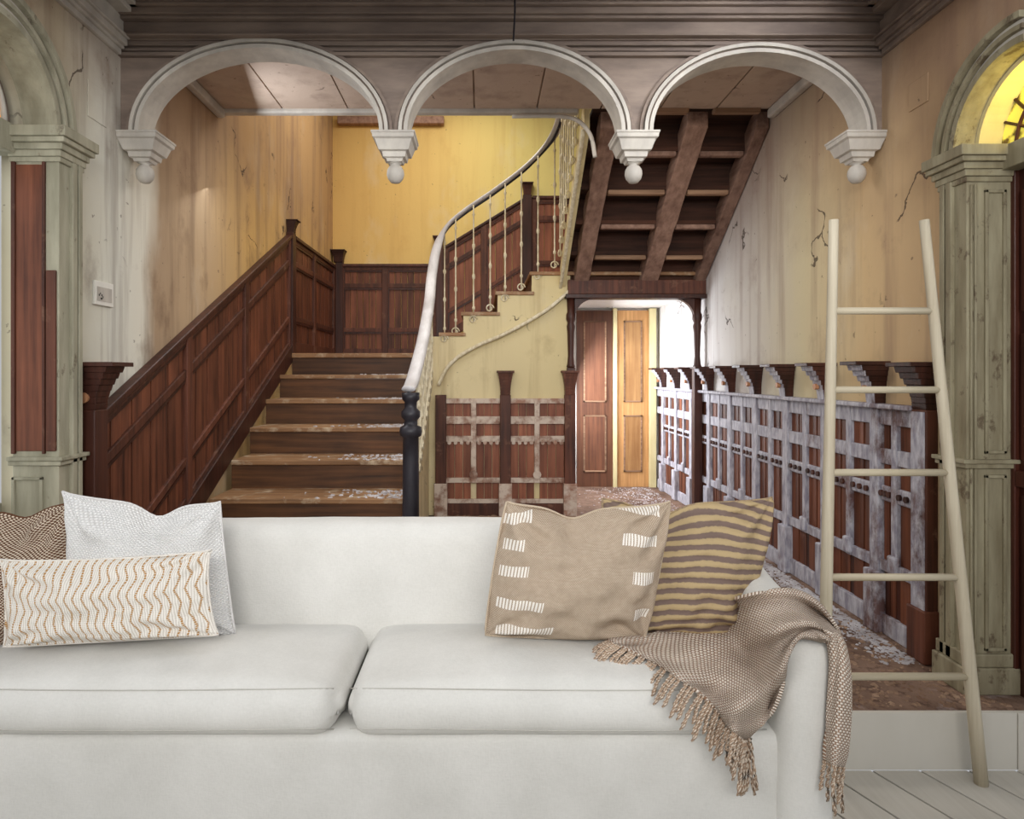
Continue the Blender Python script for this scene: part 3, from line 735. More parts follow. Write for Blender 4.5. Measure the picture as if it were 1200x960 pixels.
# ---- support frame with two turned posts
fr_t = thing('support_frame', (1.3, 5.62, HF), 'dark timber beam on two slim posts with curved brackets, carrying the upper flight', 'frame')
box('beam', M['mahog_frame'], (.72, XR, 5.58, 5.70, ZP(345, 5.6), ZP(328, 5.6)), fr_t, bevel=.006)
box('beam_moulding', M['mahog_dark'], (.70, XR, 5.56, 5.71, ZP(350, 5.6), ZP(345, 5.6)), fr_t, bevel=.004)
zb_ = ZP(350, 5.6)
for px in (669, 817):
    x = XP(px, 5.63)
    MB().box(x-.035, x+.035, 5.595, 5.665, HF, 1.45).build('post', M['mahog_dark'], fr_t, bevel=.006)
    MB().lathe((x, 5.63, 0), [(.03, 1.45), (.038, 1.46), (.03, 1.48), (.024, 1.55), (.03, 1.75), (.036, 1.80), (.028, 1.83), (.04, 1.86), (.04, 1.9), (.03, 1.92), (.035, zb_)], 14).build('turned_shaft', M['mahog_dark'], fr_t, smooth=True)
    s_ = 1 if px < 700 else -1
    arcp = [(x+s_*.03+s_*.17*(1-math.cos(PI/2*k/8)), 5.60, zb_-.17+.17*math.sin(PI/2*k/8)) for k in range(9)]
    arcq = [(x+s_*.03+s_*.17*k/8*.999, 5.60, zb_) for k in range(9)]
    arcq = [(x+s_*.03, 5.60, zb_-.17+.17*k/8) if k < 8 else (x+s_*.20, 5.60, zb_) for k in range(9)]
    MB().prism(arcp+[(x+s_*.03, 5.60, zb_)], (0, .05, 0)).build('bracket', M['mahog_dark'], fr_t)

# ---- passage under the stair
box('ceiling_passage', M['white_plaster'], (.70, XR, 5.72, 7.25, 2.10, 2.13), None, **S)
box('wall_passage', M['white_plaster'], (.70, XR, 7.12, 7.25, HF, 2.10), None, **S)
box('wall_passage_left', M['white_plaster'], (.66, .70, 5.76, 7.25, HF, 2.10), None, **S)
d1 = MB().box(.78, .80, 7.05, 7.11, HF, 2.06).build('door_1', M['door_brown'], None, **S)
def leaf(name, x0, x1, mat, D=7.06):
    m = MB().box(x0, x1, D, D+.04, HF, 2.07).build(name, M[mat], None, **S)
    for z0, z1 in ((.36, .96), (1.10, 1.96)):
        for q in ((x0+.07, x0+.085, z0, z1), (x1-.085, x1-.07, z0, z1), (x0+.07, x1-.07, z0, z0+.015), (x0+.07, x1-.07, z1-.015, z1)):
            box('panel_moulding', M['ledge'], (q[0], q[1], D-.012, D, q[2], q[3]), m)
        box('door_panel', M[mat], (x0+.085, x1-.085, D-.006, D+.001, z0+.015, z1-.015), m)
    return m
bpy.data.objects.remove(d1)
leaf('door_1', XP(676, 7.06), XP(718, 7.06), 'door_brown')
leaf('door_2', XP(723, 7.06), XP(760, 7.06), 'door_gold')
box('trim_9', M['glow_plaster'], (XP(718, 7.06)+.003, XP(722.5, 7.06), 7.03, 7.12, HF, 2.09), None, **S)
box('trim_8', M['glow_plaster'], (XP(760, 7.06)+.005, XP(768, 7.06), 7.02, 7.12, HF, 2.09), None, **S)

# ---- balustrade
bal = thing('balustrade', (-.41, 4.0, HF), 'curved white-painted iron balustrade with a pale handrail and black newel along the stair', 'balustrade')
rail_px = [(-.425, 3.84, 1.31), (-.415, 4.0, 1.37), (-.40, 4.5, 1.63), (-.40, 5.05, 1.95), (-.405, 5.35, 2.19), (-.375, 5.55, 2.46), (-.30, 5.62, 2.64), (-.15, 5.64, 2.78), (.10, 5.64, 2.95), (.35, 5.64, 3.14), (.52, 5.64, 3.31), (.60, 5.58, 3.40), (.645, 5.45, 3.50), (.655, 5.2, 3.66), (.66, 4.9, 3.86), (.66, 4.5, 4.12)]
rp = catmull(rail_px, 8)
MB().tube(rp, .042, 12, ry=.018).build('handrail', M['rail_white'], bal, smooth=True)
MB().tube([p-Vector((0, 0, .026)) for p in rp], .012, 6).build('under_rail', M['iron_black'], bal, smooth=True)
nb = MB(); cx, cy = -.415, 3.87
nb.lathe((cx, cy, 0), [(.06, HF), (.06, HF+.08), (.045, HF+.12), (.05, .5), (.047, .9), (.046, 1.03), (.062, 1.04), (.066, 1.065), (.062, 1.09), (.04, 1.10), (.038, 1.13), (.055, 1.15), (.055, 1.18), (.036, 1.20), (.036, 1.235), (.05, 1.25), (.052, 1.29)], 20)
nb.build('newel', M['iron_black'], bal, smooth=True, label='black turned iron newel at the foot of the handrail')
proto = MB()
prof = [(.006, 0), (.0065, .10), (.013, .105), (.013, .125), (.007, .13), (.0065, .36), (.012, .37), (.015, .385), (.012, .40), (.0065, .41), (.0065, .62), (.012, .63), (.015, .645), (.012, .66), (.0065, .67), (.006, .90), (.011, .91), (.011, .925), (.006, .93), (.006, 1.0)]
proto.lathe((0, 0, 0), prof, 8)
bal0 = proto.build('baluster', M['iron_white'], bal, smooth=True)
scp = MB(); scp.tube([(math.cos(2*PI*k/20)*.035*(1-k/40), -.012, math.sin(2*PI*k/20)*.035*(1-k/40)) for k in range(24)], .006, 6)
scr0 = scp.build('scroll_bracket', M['iron_white'], bal, smooth=True)
scr0_org = Vector(ORG[scr0])
first = [True, True]
def railz(x, y):
    return min(rp, key=lambda p: (p.x-x)**2+(p.y-y)**2).z
def put_bal(x, y, z0, rot=0, scroll=True):
    z1 = railz(x, y)-.02
    b = bal0 if first[0] else copyobj(bal0, bal, (x, y, z0)); first[0] = False
    b.location = Vector((x, y, z0))-ORG[bal]; b.scale = (1, 1, z1-z0)
    if scroll:
        s = scr0 if first[1] else copyobj(scr0, bal, (x, y, z0)); first[1] = False
        s.location = Vector((x, y, z0-.01))-ORG[bal]; s.rotation_euler.z = rot
D = 4.12; k = 0
while D < 5.5:
    zst = .645+.1865/.349*(D-4.035)
    put_bal(-.405, D, zst-.05, PI/2); D += .115
for px in (521, 534, 555, 574.5, 592, 611, 630.5, 650):
    x = XP(px, 5.6); sl = z2[0]+(x-x2[0])*(z2[3]-z2[0])/(x2[3]-x2[0])
    put_bal(x, 5.6, sl-.09)
for k in range(9):
    D = 5.50-.13*k; put_bal(.645, D, zbeam(D)+.14, .9)

# ---------------------------------------------------------------- small things on the walls and floor
sw = thing('framed_card', (XL, 2.86, 1.7), 'small white framed notice on the left wall above the end post', 'notice')
D = 2.90
def wall_px(px): return abs(XL)*F/(VX-px)
da, db = wall_px(108), wall_px(130)
box('mount', M['switch'], (XL, XL+.012, da, db, ZP(355, 2.85), ZP(326, 2.85)), sw, bevel=.002)
box('print_field', M['arch_pale'], (XL+.011, XL+.014, da+.016, db-.016, ZP(350, 2.85), ZP(333, 2.85)), sw)
for k, (a, z, q) in enumerate(((.026, 343, .006), (.036, 341, .004), (.046, 343, .007), (.056, 345, .004), (.04, 347, .012))):
    box('print_mark', M['ink'], (XL+.0135, XL+.0155, da+a, da+a+q, ZP(z+1.2, 2.85), ZP(z-1.2, 2.85)), sw)
for nm, X, s, (pa, pb), (ya, yb), lab in (('wall_hatch', XL, 1, (102, 124), (101, 143), 'small painted-over square hatch cover high on the left wall beside the arch'), ('wall_hatch', XR, -1, (1066, 1089), (92, 125), 'small painted-over square hatch cover high on the right wall beside the arch')):
    D0 = abs(X)*F/abs(VX-pa); D1 = abs(X)*F/abs(VX-pb); D0, D1 = sorted((D0, D1)); Dm = (D0+D1)/2
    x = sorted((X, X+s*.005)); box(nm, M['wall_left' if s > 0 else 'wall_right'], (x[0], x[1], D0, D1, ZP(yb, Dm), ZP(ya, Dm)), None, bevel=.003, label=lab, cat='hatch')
MB().tube([(XP(602, 3.0), 2.93, 3.22), (XP(602, 3.0)+.002, 2.93, 3.0), (XP(601, 3.0), 2.94, 2.87)], .004, 6).build('hanging_cord', M['iron_black'], None, label='thin dark cord hanging from the ceiling in front of the middle arch', cat='cord')
def rubble(name, n, fn, smin, smax, mat, label, cat):
    m = MB()
    for _ in range(n):
        x, y, z = fn(); s_ = random.uniform(smin, smax); hx, hy, hz = s_*random.uniform(.6, 1.4), s_*random.uniform(.6, 1.4), s_*random.uniform(.25, .6)
        a = random.uniform(0, PI); c, d_ = math.cos(a), math.sin(a)
        P = []
        for zz, sc in ((0, 1), (hz, .6)):
            for (i, j) in ((-1,-1), (1,-1), (1,1), (-1,1)):
                u, v = i*hx*sc*random.uniform(.7, 1), j*hy*sc*random.uniform(.7, 1); P.append((x+u*c-v*d_, y+u*d_+v*c, z+zz))
        m.hexa(P)
    return m.build(name, M[mat], None, kind='stuff', label=label, cat=cat)
def along_right():
    y = random.uniform(2.75, 5.6) ; q = abs(random.gauss(0, .07)); return (XR-.07-q, y, HF)
rubble('plaster_rubble', 2600, along_right, .003, .011, 'rubble', 'white plaster crumbs fallen along the foot of the right wainscot', 'rubble')
rubble('plaster_rubble', 1100, lambda: (XR-.12-abs(random.gauss(0, .3)), random.uniform(5.0, 7.0), HF), .003, .009, 'rubble', 'white plaster debris on the floor of the bright passage', 'rubble')
rubble('floor_debris', 700, lambda: (random.uniform(-.35, .85), UY-.06-abs(random.gauss(0, .12)), HF), .006, .026, 'rubble_brown', 'brown crumbled debris at the foot of the wainscot under the stair', 'rubble')
rubble('floor_debris', 900, lambda: (random.uniform(.9, 1.9), 2.4+abs(random.gauss(0, .5)), HF), .003, .012, 'rubble_brown', 'fine brown grit scattered on the hall floor behind the ladder', 'rubble')
rubble('stair_dust', 700, lambda: (lambda k: (XS-.02-abs(random.gauss(0, .22)), dn[k]+random.uniform(-.01, .28), zn[k]))(random.randint(0, 4)), .004, .016, 'rubble', 'pale plaster dust lying on the right ends of the stair treads', 'rubble')

# ================================================================== LIVING ROOM
RW_Y = 2.35
fl = box('floor_room', M['gap'], (-4.2, 4.2, -2.0, RW_Y, -.05, -.006), None, **S)
sl = .41; sp = .1695; xb0 = XP(1021.3, RW_Y)
for k in range(-34, 14):
    xa = xb0+k*sp; g = .0045
    if xa > 4.0: continue
    P = []
    for z in (-.02, 0):
        P += [(xa+g, RW_Y-.001, z), (xa+g+sl*4.0, RW_Y-4.0, z), (xa+sp-g+sl*4.0, RW_Y-4.0, z), (xa+sp-g, RW_Y-.001, z)]
    MB().hexa(P).build('floor_board', M['board'], fl, bevel=.0015)
box('baseboard_back', M['roomwhite'], (-2.6, XP(1192, RW_Y), RW_Y, RW_Y+.018, 0, HF+.002), None, bevel=.001, **S)
box('baseboard_right', M['roomwhite'], (XP(1192, RW_Y)+.002, 3.2, RW_Y-.004, RW_Y+.018, 0, HF+.002), None, bevel=.001, **S)
box('wall_room_left', M['roomwhite'], (-4.2, -1.76, 2.22, 2.26, 0, 3.4), None, **S)
box('wall_room_right', M['roomwhite'], (2.10, 4.2, 2.22, 2.26, 0, 3.4), None, **S)
box('wall_room_top', M['roomwhite'], (-1.76, 2.10, 2.22, 2.26, 2.80, 3.4), None, **S)

# ---------------------------------------------------------------- sofa
def soft_box(x0, x1, y0, y1, z0, z1, r, n=(30, 14, 8), fn=None, wr=.004, seed=0):
    """rounded upholstered block; fn(p, u, v, w) moves points"""
    m = MB(); idx = {}
    c = Vector(((x0+x1)/2, (y0+y1)/2, (z0+z1)/2)); h = Vector(((x1-x0)/2, (y1-y0)/2, (z1-z0)/2))
    def sgrid(k, nn):   # denser near the ends
        t = k/nn*2-1; return math.copysign(abs(t)**.7, t)
    def pt(i, j, k):
        key = (i, j, k)
        if key in idx: return idx[key]
        u, v, w_ = sgrid(i, n[0]), sgrid(j, n[1]), sgrid(k, n[2])
        p = Vector((u*h.x, v*h.y, w_*h.z)); q = Vector((max(-h.x+r, min(h.x-r, p.x)), max(-h.y+r, min(h.y-r, p.y)), max(-h.z+r, min(h.z-r, p.z))))
        d_ = p-q
        if d_.length > 1e-9: p = q+d_.normalized()*r
        p = c+p
        if fn: p = fn(p, u, v, w_)
        nz = noise.fractal(p*3.5+Vector((seed*7.1, 0, 0)), 1, 2, 3)*wr
        p = p+Vector((nz*.3, -nz, nz))
        idx[key] = len(m.v); m.v.append(p); return idx[key]
    for i in range(n[0]):
        for j in range(n[1]):
            m.f.append((pt(i,j,0), pt(i,j+1,0), pt(i+1,j+1,0), pt(i+1,j,0))); m.f.append((pt(i,j,n[2]), pt(i+1,j,n[2]), pt(i+1,j+1,n[2]), pt(i,j+1,n[2])))
    for i in range(n[0]):
        for k in range(n[2]):
            m.f.append((pt(i,0,k), pt(i+1,0,k), pt(i+1,0,k+1), pt(i,0,k+1))); m.f.append((pt(i,n[1],k), pt(i,n[1],k+1), pt(i+1,n[1],k+1), pt(i+1,n[1],k)))
    for j in range(n[1]):
        for k in range(n[2]):
            m.f.append((pt(0,j,k), pt(0,j,k+1), pt(0,j+1,k+1), pt(0,j+1,k))); m.f.append((pt(n[0],j,k), pt(n[0],j+1,k), pt(n[0],j+1,k+1), pt(n[0],j,k+1)))
    return m
sofa = thing('sofa', (-.35, 1.95, 0), 'large off-white linen slipcovered sofa with two seat cushions', 'sofa')
SXC = XP(401, 1.65); SR = .726; SLX = 2*SXC-SR
base = soft_box(SLX-.13, SR+.135, 1.655, 2.28, .02, .505, .02, (60, 10, 14), wr=.010, seed=3)
base.build('base', M['sofa'], sofa, smooth=True)
def backfn(p, u, v, w_):
    zt = (p.z-.45)/.48
    edge = max(0, (abs(p.x-SXC)-.72)/.40); drop = .17*min(1, edge)**2
    return Vector((p.x, p.y+.11*zt, p.z-drop*max(0, zt)+.012*(1-((p.x-SXC)/1.1)**2)*max(0, zt)))
back = soft_box(SLX-.12, SR+.13, 2.03, 2.19, .45, .906, .05, (70, 8, 16), backfn, .004, 5)
back.build('backrest', M['sofa'], sofa, smooth=True)
arms = []
for (a, b) in ((SR+.005, SR+.140), (SLX-.135, SLX-.005)):
    def armfn(p, u, v, w_):
        tb = max(0, (p.y-1.75)/.52); sg = 1 if p.x > SXC else -1
        return Vector((p.x+sg*.05*tb*(p.z > .5), p.y, p.z + (.0 if p.z < .6 else -.012*max(0, -v)+.035*tb)))
    arm = soft_box(a, b, 1.60, 2.27, .02, .785, .062, (10, 26, 30), armfn, .008, 9)
    arms.append(arm); arm.build('arm', M['sofa'], sofa, smooth=True)
cush = []
for i, (a, b) in enumerate(((SXC+.004, SR), (SLX, SXC-.004))):
    def cf(p, u, v, w_):
        bul = (1-min(1, abs(u))**2.6)*(1-min(1, abs(v+.1))**2)
        top_ = max(0, w_); 
        z = p.z+.046*bul*top_ - .0*max(0, -w_)
        # corners tuck in
        e = max(0, abs(u)-.86)/.14
        y = p.y - .012*(1-abs(u)**3)*(1-abs(w_))*(1 if v < 0 else 0)+ .035*e*e*(1 if v < 0 else 0)
        z += (.012*e*e if w_ < 0 else -.02*e*e)
        # small puckers along the top back
        z += -.006*math.exp(-((p.x-(SXC-.63 if i else 10))/.03)**2)*top_*(v > -.3) 
        return Vector((p.x, y, z))
    c = soft_box(a, b, 1.625, 2.10, .500, .622, .048, (54, 26, 10), cf, .007, 11+i)
    cush.append(c)
    o = c.build('seat_cushion', M['sofa'], sofa, smooth=True)
bvh_v = []; bvh_f = []
for mm in (base, back, *arms, *cush):
    n = len(bvh_v); bvh_v += mm.v; bvh_f += [tuple(i+n for i in f) for f in mm.f]
bvh = BVHTree.FromPolygons(bvh_v, bvh_f)
CAM = Vector((0, 0, E))
def hit(px, py):
    d_ = W(px, py, 1.0)-CAM; d_.normalize(); r = bvh.ray_cast(CAM, d_); return r
# seams: thin cords following the cushion fronts
seat_objs = [o for o in COL.objects if o.name.startswith('seat_cushion')]
for o, (pa, pb) in zip(seat_objs, ((410, 898), (-60, 391))):
    for py in (808, 855.5):
        pts = []
        n = 60
        for k in range(n+1):
            px = pa+(pb-pa)*k/n; r = hit(px, py+1.2*math.sin(px/90))
            if r[0] is not None and r[0].y < 1.8: pts.append(r[0]+Vector((0, -.0008, 0)))
        if len(pts) > 5: MB().tube(pts, .0016, 6).build('piping', M['sofa_seam'], o, smooth=True)

# ---------------------------------------------------------------- cushions
def weave_mat(name, c1, c2, nu, nv, duty=.0, bump=.5, extra=None):
    s = NT(name, .95, .1); u, v = s.uv()
    row = s.math('FLOOR', s.math('MULTIPLY', v, nv))
    odd = s.math('MULTIPLY', s.math('MODULO', row, 2.0), .5)
    a = s.math('SINE', s.math('MULTIPLY', s.math('ADD', s.math('MULTIPLY', u, nu), odd), 2*PI))
    b = s.math('SINE', s.math('MULTIPLY', s.math('MULTIPLY', v, nv), PI)); b = s.math('ABSOLUTE', b)
    h = s.math('MULTIPLY', s.math('ADD', s.math('MULTIPLY', a, .5), .5), b)
    n2 = s.noise(s.pos((60, 60, 60), obj=True, shift=False), 1, 3)
    hh = s.math('ADD', h, s.math('MULTIPLY', s.math('SUBTRACT', n2, .5), .5))
    c = s.mix(s.ramp(hh, .25+duty, .5+duty), c1, c2)
    if extra: c, h = extra(s, u, v, c, h)
    s.col(c); s.bump(h, bump, .004); return s.m
M['c_brown'] = weave_mat('brown_and_cream_weave', srgb(98, 68, 50), srgb(222, 208, 188), 46, 92, .0)
M['c_white'] = weave_mat('white_waffle_cotton', srgb(216, 214, 212), srgb(244, 243, 241), 44, 76, -.1, .8)
def stitches(s, u, v, c, h):
    n2 = s.math('FRACT', s.math('MULTIPLY', u, 56.0)); th = s.math('GREATER_THAN', n2, .38)
    acc = None
    for (v0, ua, ub) in ((.93, .62, .93), (.72, .70, .93), (.47, .80, .94), (.20, .86, .97), (.88, .0, .16), (.70, .03, .14), (.51, .03, .19), (.27, .04, .30), (.06, .06, .40)):
        m1 = s.math('LESS_THAN', s.math('ABSOLUTE', s.math('SUBTRACT', v, v0)), .038)
        m2 = s.math('LESS_THAN', s.math('ABSOLUTE', s.math('SUBTRACT', u, (ua+ub)/2)), (ub-ua)/2)
        mm = s.math('MULTIPLY', m1, m2); acc = mm if acc is None else s.math('MAXIMUM', acc, mm)
    k = s.math('MULTIPLY', acc, th)
    return s.mix(k, c, srgb(238, 232, 224)), s.math('ADD', h, s.math('MULTIPLY', k, 1.6))
M['c_taupe'] = weave_mat('taupe_linen_with_white_stitches', srgb(152, 132, 112), srgb(206, 190, 170), 110, 150, -.05, .35, stitches)
def stripes_mat():
    s = NT('ochre_and_plum_ribbed_stripe', .95, .1); u, v = s.uv()
    n2 = s.noise(s.pos((70, 70, 70), obj=True, shift=False), 1, 3)
    vv = s.math('ADD', s.math('MULTIPLY', v, 14.0), s.math('MULTIPLY', s.math('SUBTRACT', n2, .5), .22))
    a = s.math('SINE', s.math('MULTIPLY', vv, 2*PI))
    c = s.mix(s.ramp(a, -.25, .3), srgb(180, 158, 120), srgb(120, 102, 94))
    s.col(c); s.bump(s.math('ADD', a, n2), .6, .004); return s.m
M['c_stripe'] = stripes_mat()
def chevron_mat():
    s = NT('white_cotton_with_ochre_zigzag', .95, .1); u, v = s.uv()
    tri = s.math('ABSOLUTE', s.math('SUBTRACT', s.math('FRACT', s.math('MULTIPLY', v, 3.2)), .5))
    x = s.math('ADD', s.math('MULTIPLY', u, 24.0), s.math('MULTIPLY', tri, 1.1))
    q = s.math('ABSOLUTE', s.math('SUBTRACT', s.math('FRACT', x), .5))
    gate = s.math('GREATER_THAN', s.math('FRACT', s.math('MULTIPLY', v, 44.0)), .25)
    wv = s.math('SINE', s.math('MULTIPLY', v, 250.0)); wu = s.math('SINE', s.math('MULTIPLY', u, 560.0))
    ln = s.math('MULTIPLY', s.ramp(q, .15, .07), gate)
    c = s.mix(s.ramp(wu, -.6, .6), srgb(212, 204, 194), srgb(238, 233, 225))
    c = s.mix(ln, c, srgb(176, 132, 70))
    s.col(c); s.bump(s.math('ADD', wv, wu), .3, .002); return s.m
M['c_chev'] = chevron_mat()
def pillow(name, mat, corners, mids, T, label, D, lean=.06, seed=0, N=44, group='cushions on the sofa', piping=True, arch=0.0, chop=None, ear=.35):
    """corners px: TL TR BR BL; mids: offsets in px of the edge middles (top, right, bottom, left)"""
    TL, TR, BR, BL = corners
    def edge(a, b, off, t):
        mx = ((a[0]+b[0])/2+off[0], (a[1]+b[1])/2+off[1])
        c0 = (2*mx[0]-(a[0]+b[0])/2, 2*mx[1]-(a[1]+b[1])/2)
        # sharpened corners: blend quadratic with extra sag
        q = 4*t*(1-t); q = q**.62            # flat middle, pulled-out corners
        return (a[0]+(b[0]-a[0])*t+off[0]*q, a[1]+(b[1]-a[1])*t+off[1]*q)
    m = MB()
    def P(s_, t):     # s_ 0..1 left->right, t 0..1 top->bottom
        a = edge(TL, TR, mids[0], s_); b = edge(BL, BR, mids[2], s_); l = edge(TL, BL, mids[3], t); r = edge(TR, BR, mids[1], t)
        x = (1-t)*a[0]+t*b[0]+(1-s_)*l[0]+s_*r[0]-((1-s_)*(1-t)*TL[0]+s_*(1-t)*TR[0]+s_*t*BR[0]+(1-s_)*t*BL[0])
        y = (1-t)*a[1]+t*b[1]+(1-s_)*l[1]+s_*r[1]-((1-s_)*(1-t)*TL[1]+s_*(1-t)*TR[1]+s_*t*BR[1]+(1-s_)*t*BL[1])
        if chop: y += chop[1]*math.exp(-((s_-chop[0])/chop[2])**2)*math.exp(-(t/.22)**2)
        return W(x, y, D+lean*(.5-t)*2)
    for side in (-1, 1):
        for j in range(N+1):
            for i in range(N+1):
                s_ = .5-.5*math.cos(PI*i/N); t = .5-.5*math.cos(PI*j/N)
                p = P(s_, t); uu, vv = abs(2*s_-1), abs(2*t-1)
                th = T*((1-uu**2.2)*(1-vv**2.2))**.62 if uu < 1 and vv < 1 else 0
                wr = noise.fractal(Vector((s_*4.2+seed*3.3, t*4.2, side)), 1, 2, 3)*T*.24*min(1, th/T*2)
                if chop: th *= 1-.55*math.exp(-((s_-chop[0]-.06*t)/(chop[2]*.75))**2)*math.exp(-(t/.34)**2)
                # radial creases from the corners
                for (cs, ct) in ((0, 0), (1, 0), (0, 1), (1, 1)):
                    d_ = math.hypot(s_-cs, t-ct); an = math.atan2(abs(t-ct), abs(s_-cs)+1e-6)
                    wr += T*.15*math.sin(an*9+seed+cs*2)*math.exp(-((d_-.22)/.16)**2)
                m.v.append(p+Vector((0, side*(th+wr*(1 if th > 0 else 0)), -.01*side*0))); m.uv.append((s_, 1-t-arch*(1-(2*s_-1)**2)*(.35+.65*(1-t))))
    n = (N+1)**2
    for side in (0, 1):
        for j in range(N):
            for i in range(N):
                a = side*n+j*(N+1)+i; q = (a, a+1, a+N+2, a+N+1); m.f.append(q if side == 0 else q[::-1])
    root = m.build(name, M[mat], None, smooth=True, label=label, cat='cushion', group=group, fix=False)
    bm = bmesh.new(); bm.from_mesh(root.data); bmesh.ops.remove_doubles(bm, verts=bm.verts, dist=1e-5); bmesh.ops.recalc_face_normals(bm, faces=bm.faces); bm.to_mesh(root.data); bm.free()
    for p in root.data.polygons: p.use_smooth = True
    if piping:
        loop = [P(k/24, 0) for k in range(24)]+[P(1, k/24) for k in range(24)]+[P(1-k/24, 1) for k in range(24)]+[P(0, 1-k/24) for k in range(25)]
        o = MB().tube(loop, .0035, 6).build('piping', M[mat] if mat != 'c_taupe' else M['c_edge'], root, smooth=True)
    return root
M['c_edge'] = cloth('seam_cord', srgb(176, 158, 136), srgb(200, 184, 162))
pillow('throw_pillow', 'c_brown', [(-110, 602), (86, 588), (104, 752), (-112, 760)], [(0, 6), (4, 0), (0, 0), (0, 0)], .095, 'brown and cream woven cushion at the far left of the sofa', 1.97, .06, 1, chop=(.72, 10, .10))
pillow('throw_pillow', 'c_white', [(73, 576), (258, 588), (276, 744), (70, 752)], [(2, 8), (-2, 0), (0, 0), (8, 0)], .095, 'plain white waffle-weave square cushion behind the lumbar cushion', 1.955, .07, 2, chop=(.60, 15, .12))
pillow('lumbar_pillow', 'c_chev', [(0, 656), (248, 645), (257, 744), (4, 758)], [(0, 5), (-8, 0), (0, 0), (5, 0)], .07, 'long white lumbar cushion with ochre zigzag lines, lying in front on the left', 1.80, .035, 3)
pillow('throw_pillow', 'c_stripe', [(706, 584), (905, 583), (866, 738), (705, 745)], [(0, 6), (8, 0), (0, 2), (0, 0)], .09, 'ochre and plum striped cushion behind the taupe one', 1.99, .06, 5, arch=.16, chop=(.33, 16, .14))
pillow('throw_pillow', 'c_taupe', [(594, 588), (785, 588), (755, 748), (569, 744)], [(0, 8), (3, 0), (0, 2), (-3, 0)], .105, 'taupe linen cushion with rows of short white stitches', 1.865, .05, 4, arch=.12, chop=(.40, 12, .12))

# ---------------------------------------------------------------- knitted throw
def throw_mat():
    s = NT('knitted_beige_throw', .97, .08); u, v = s.uv()
    row = s.math('FLOOR', v); odd = s.math('MULTIPLY', s.math('MODULO', row, 2.0), .5)
    a = s.math('SINE', s.math('MULTIPLY', s.math('ADD', u, odd), 2*PI)); b = s.math('ABSOLUTE', s.math('SINE', s.math('MULTIPLY', v, PI)))
    h = s.math('MULTIPLY', s.math('ADD', s.math('MULTIPLY', a, .5), .5), b)
    c = s.mix(s.ramp(h, .02, .38), srgb(150, 118, 96), srgb(246, 234, 220))
    s.col(c); s.bump(h, .8, .006); return s.m
M['throw'] = throw_mat()
M['tassel'] = weave_mat('twisted_beige_yarn', srgb(164, 138, 116), srgb(226, 210, 192), 3, 10)
blk = thing('throw_blanket', (.78, 1.7, .5), 'beige knitted throw with a tasselled fringe draped over the right sofa arm', 'blanket')
net = [  # rows from the back edge to the front edge, columns left -> right (px, py)
 [(712, 750), (765, 742), (825, 714), (878, 697), (925, 691), (957, 705), (982, 737)],
 [(735, 762), (790, 756), (845, 735), (890, 718), (930, 708), (962, 718), (986, 746)],
 [(775, 782), (822, 780), (865, 762), (900, 742), (932, 725), (962, 730), (984, 754)],
 [(822, 815), (850, 812), (882, 792), (908, 765), (930, 742), (955, 736), (978, 752)],
 [(850, 846), (868, 842), (892, 822), (912, 790), (926, 760), (944, 742), (970, 750)],
 [(868, 866), (880, 862), (902, 840), (917, 806), (922, 772), (936, 748), (966, 752)],
]
def net_eval(net, NU, NV):
    rows = [catmull([(p[0], p[1], p[2] if len(p) > 2 else 0) for p in r], NU) for r in net]
    cols = []
    for j in range(len(rows[0])): cols.append(catmull([r[j] for r in rows], NV))
    return cols    # cols[j][i]
cols = net_eval(net, 14, 12)
nj, ni = len(cols), len(cols[0])
Dm = [[0]*ni for _ in range(nj)]
for j in range(nj):
    for i in range(ni):
        p = cols[j][i]; r = hit(p.x, p.y)
        Dm[j][i] = r[0].y if r[0] is not None and r[0].y < 2.25 else (1.86 if i < ni*.5 else 1.70)
lim = [row[:] for row in Dm]
for it in range(60):
    new = [row[:] for row in Dm]
    for j in range(nj):
        for i in range(ni):
            s_ = 0; c_ = 0
            for a, b in ((1,0), (-1,0), (0,1), (0,-1)):
                if 0 <= j+a < nj and 0 <= i+b < ni: s_ += Dm[j+a][i+b]; c_ += 1
            new[j][i] = min(lim[j][i], s_/c_*.6+Dm[j][i]*.4)
    Dm = new
m = MB()
for j in range(nj):
    for i in range(ni):
        p = cols[j][i]; u, v = j/(nj-1), i/(ni-1)
        fold = .030*math.sin(v*15+u*4+2.6*math.sin(u*6)) + .010*math.sin(v*31-u*9) + .006*noise.noise(Vector((u*7, v*7, 1)))
        m.v.append(W(p.x, p.y, Dm[j][i]-.046-fold)); m.uv.append((u*70+.25, v*66+.5))
for j in range(nj-1):
    for i in range(ni-1):
        a = j*ni+i; m.f.append((a, a+ni, a+ni+1, a+1))
edgeL = [m.v[i] for i in range(ni)]           # fringe side (column 0)
edgeF = [m.v[j*ni+ni-1] for j in range(0, int(nj*.30))]
# hanging tail over the outer side of the arm
tail = [
 [(966, 738, 1.60), (974, 742, 1.575), (982, 742, 1.575), (990, 757, 1.61), (990, 766, 1.70)],
 [(973, 770, 1.60), (979, 772, 1.572), (987, 776, 1.57), (995, 785, 1.61), (993, 790, 1.70)],
 [(972, 805, 1.60), (978, 808, 1.572), (986, 810, 1.565), (996, 815, 1.61), (994, 820, 1.70)],
 [(969, 840, 1.60), (976, 842, 1.572), (984, 844, 1.57), (995, 846, 1.61), (993, 850, 1.70)],
 [(966, 872, 1.595), (973, 874, 1.57), (982, 876, 1.565), (992, 880, 1.60), (990, 884, 1.68)],
 [(966, 892, 1.59), (973, 894, 1.57), (980, 897, 1.565), (987, 898, 1.60), (988, 898, 1.66)],
]
tcols = net_eval(tail, 6, 6); nb_ = len(m.v); tj, ti = len(tcols), len(tcols[0])
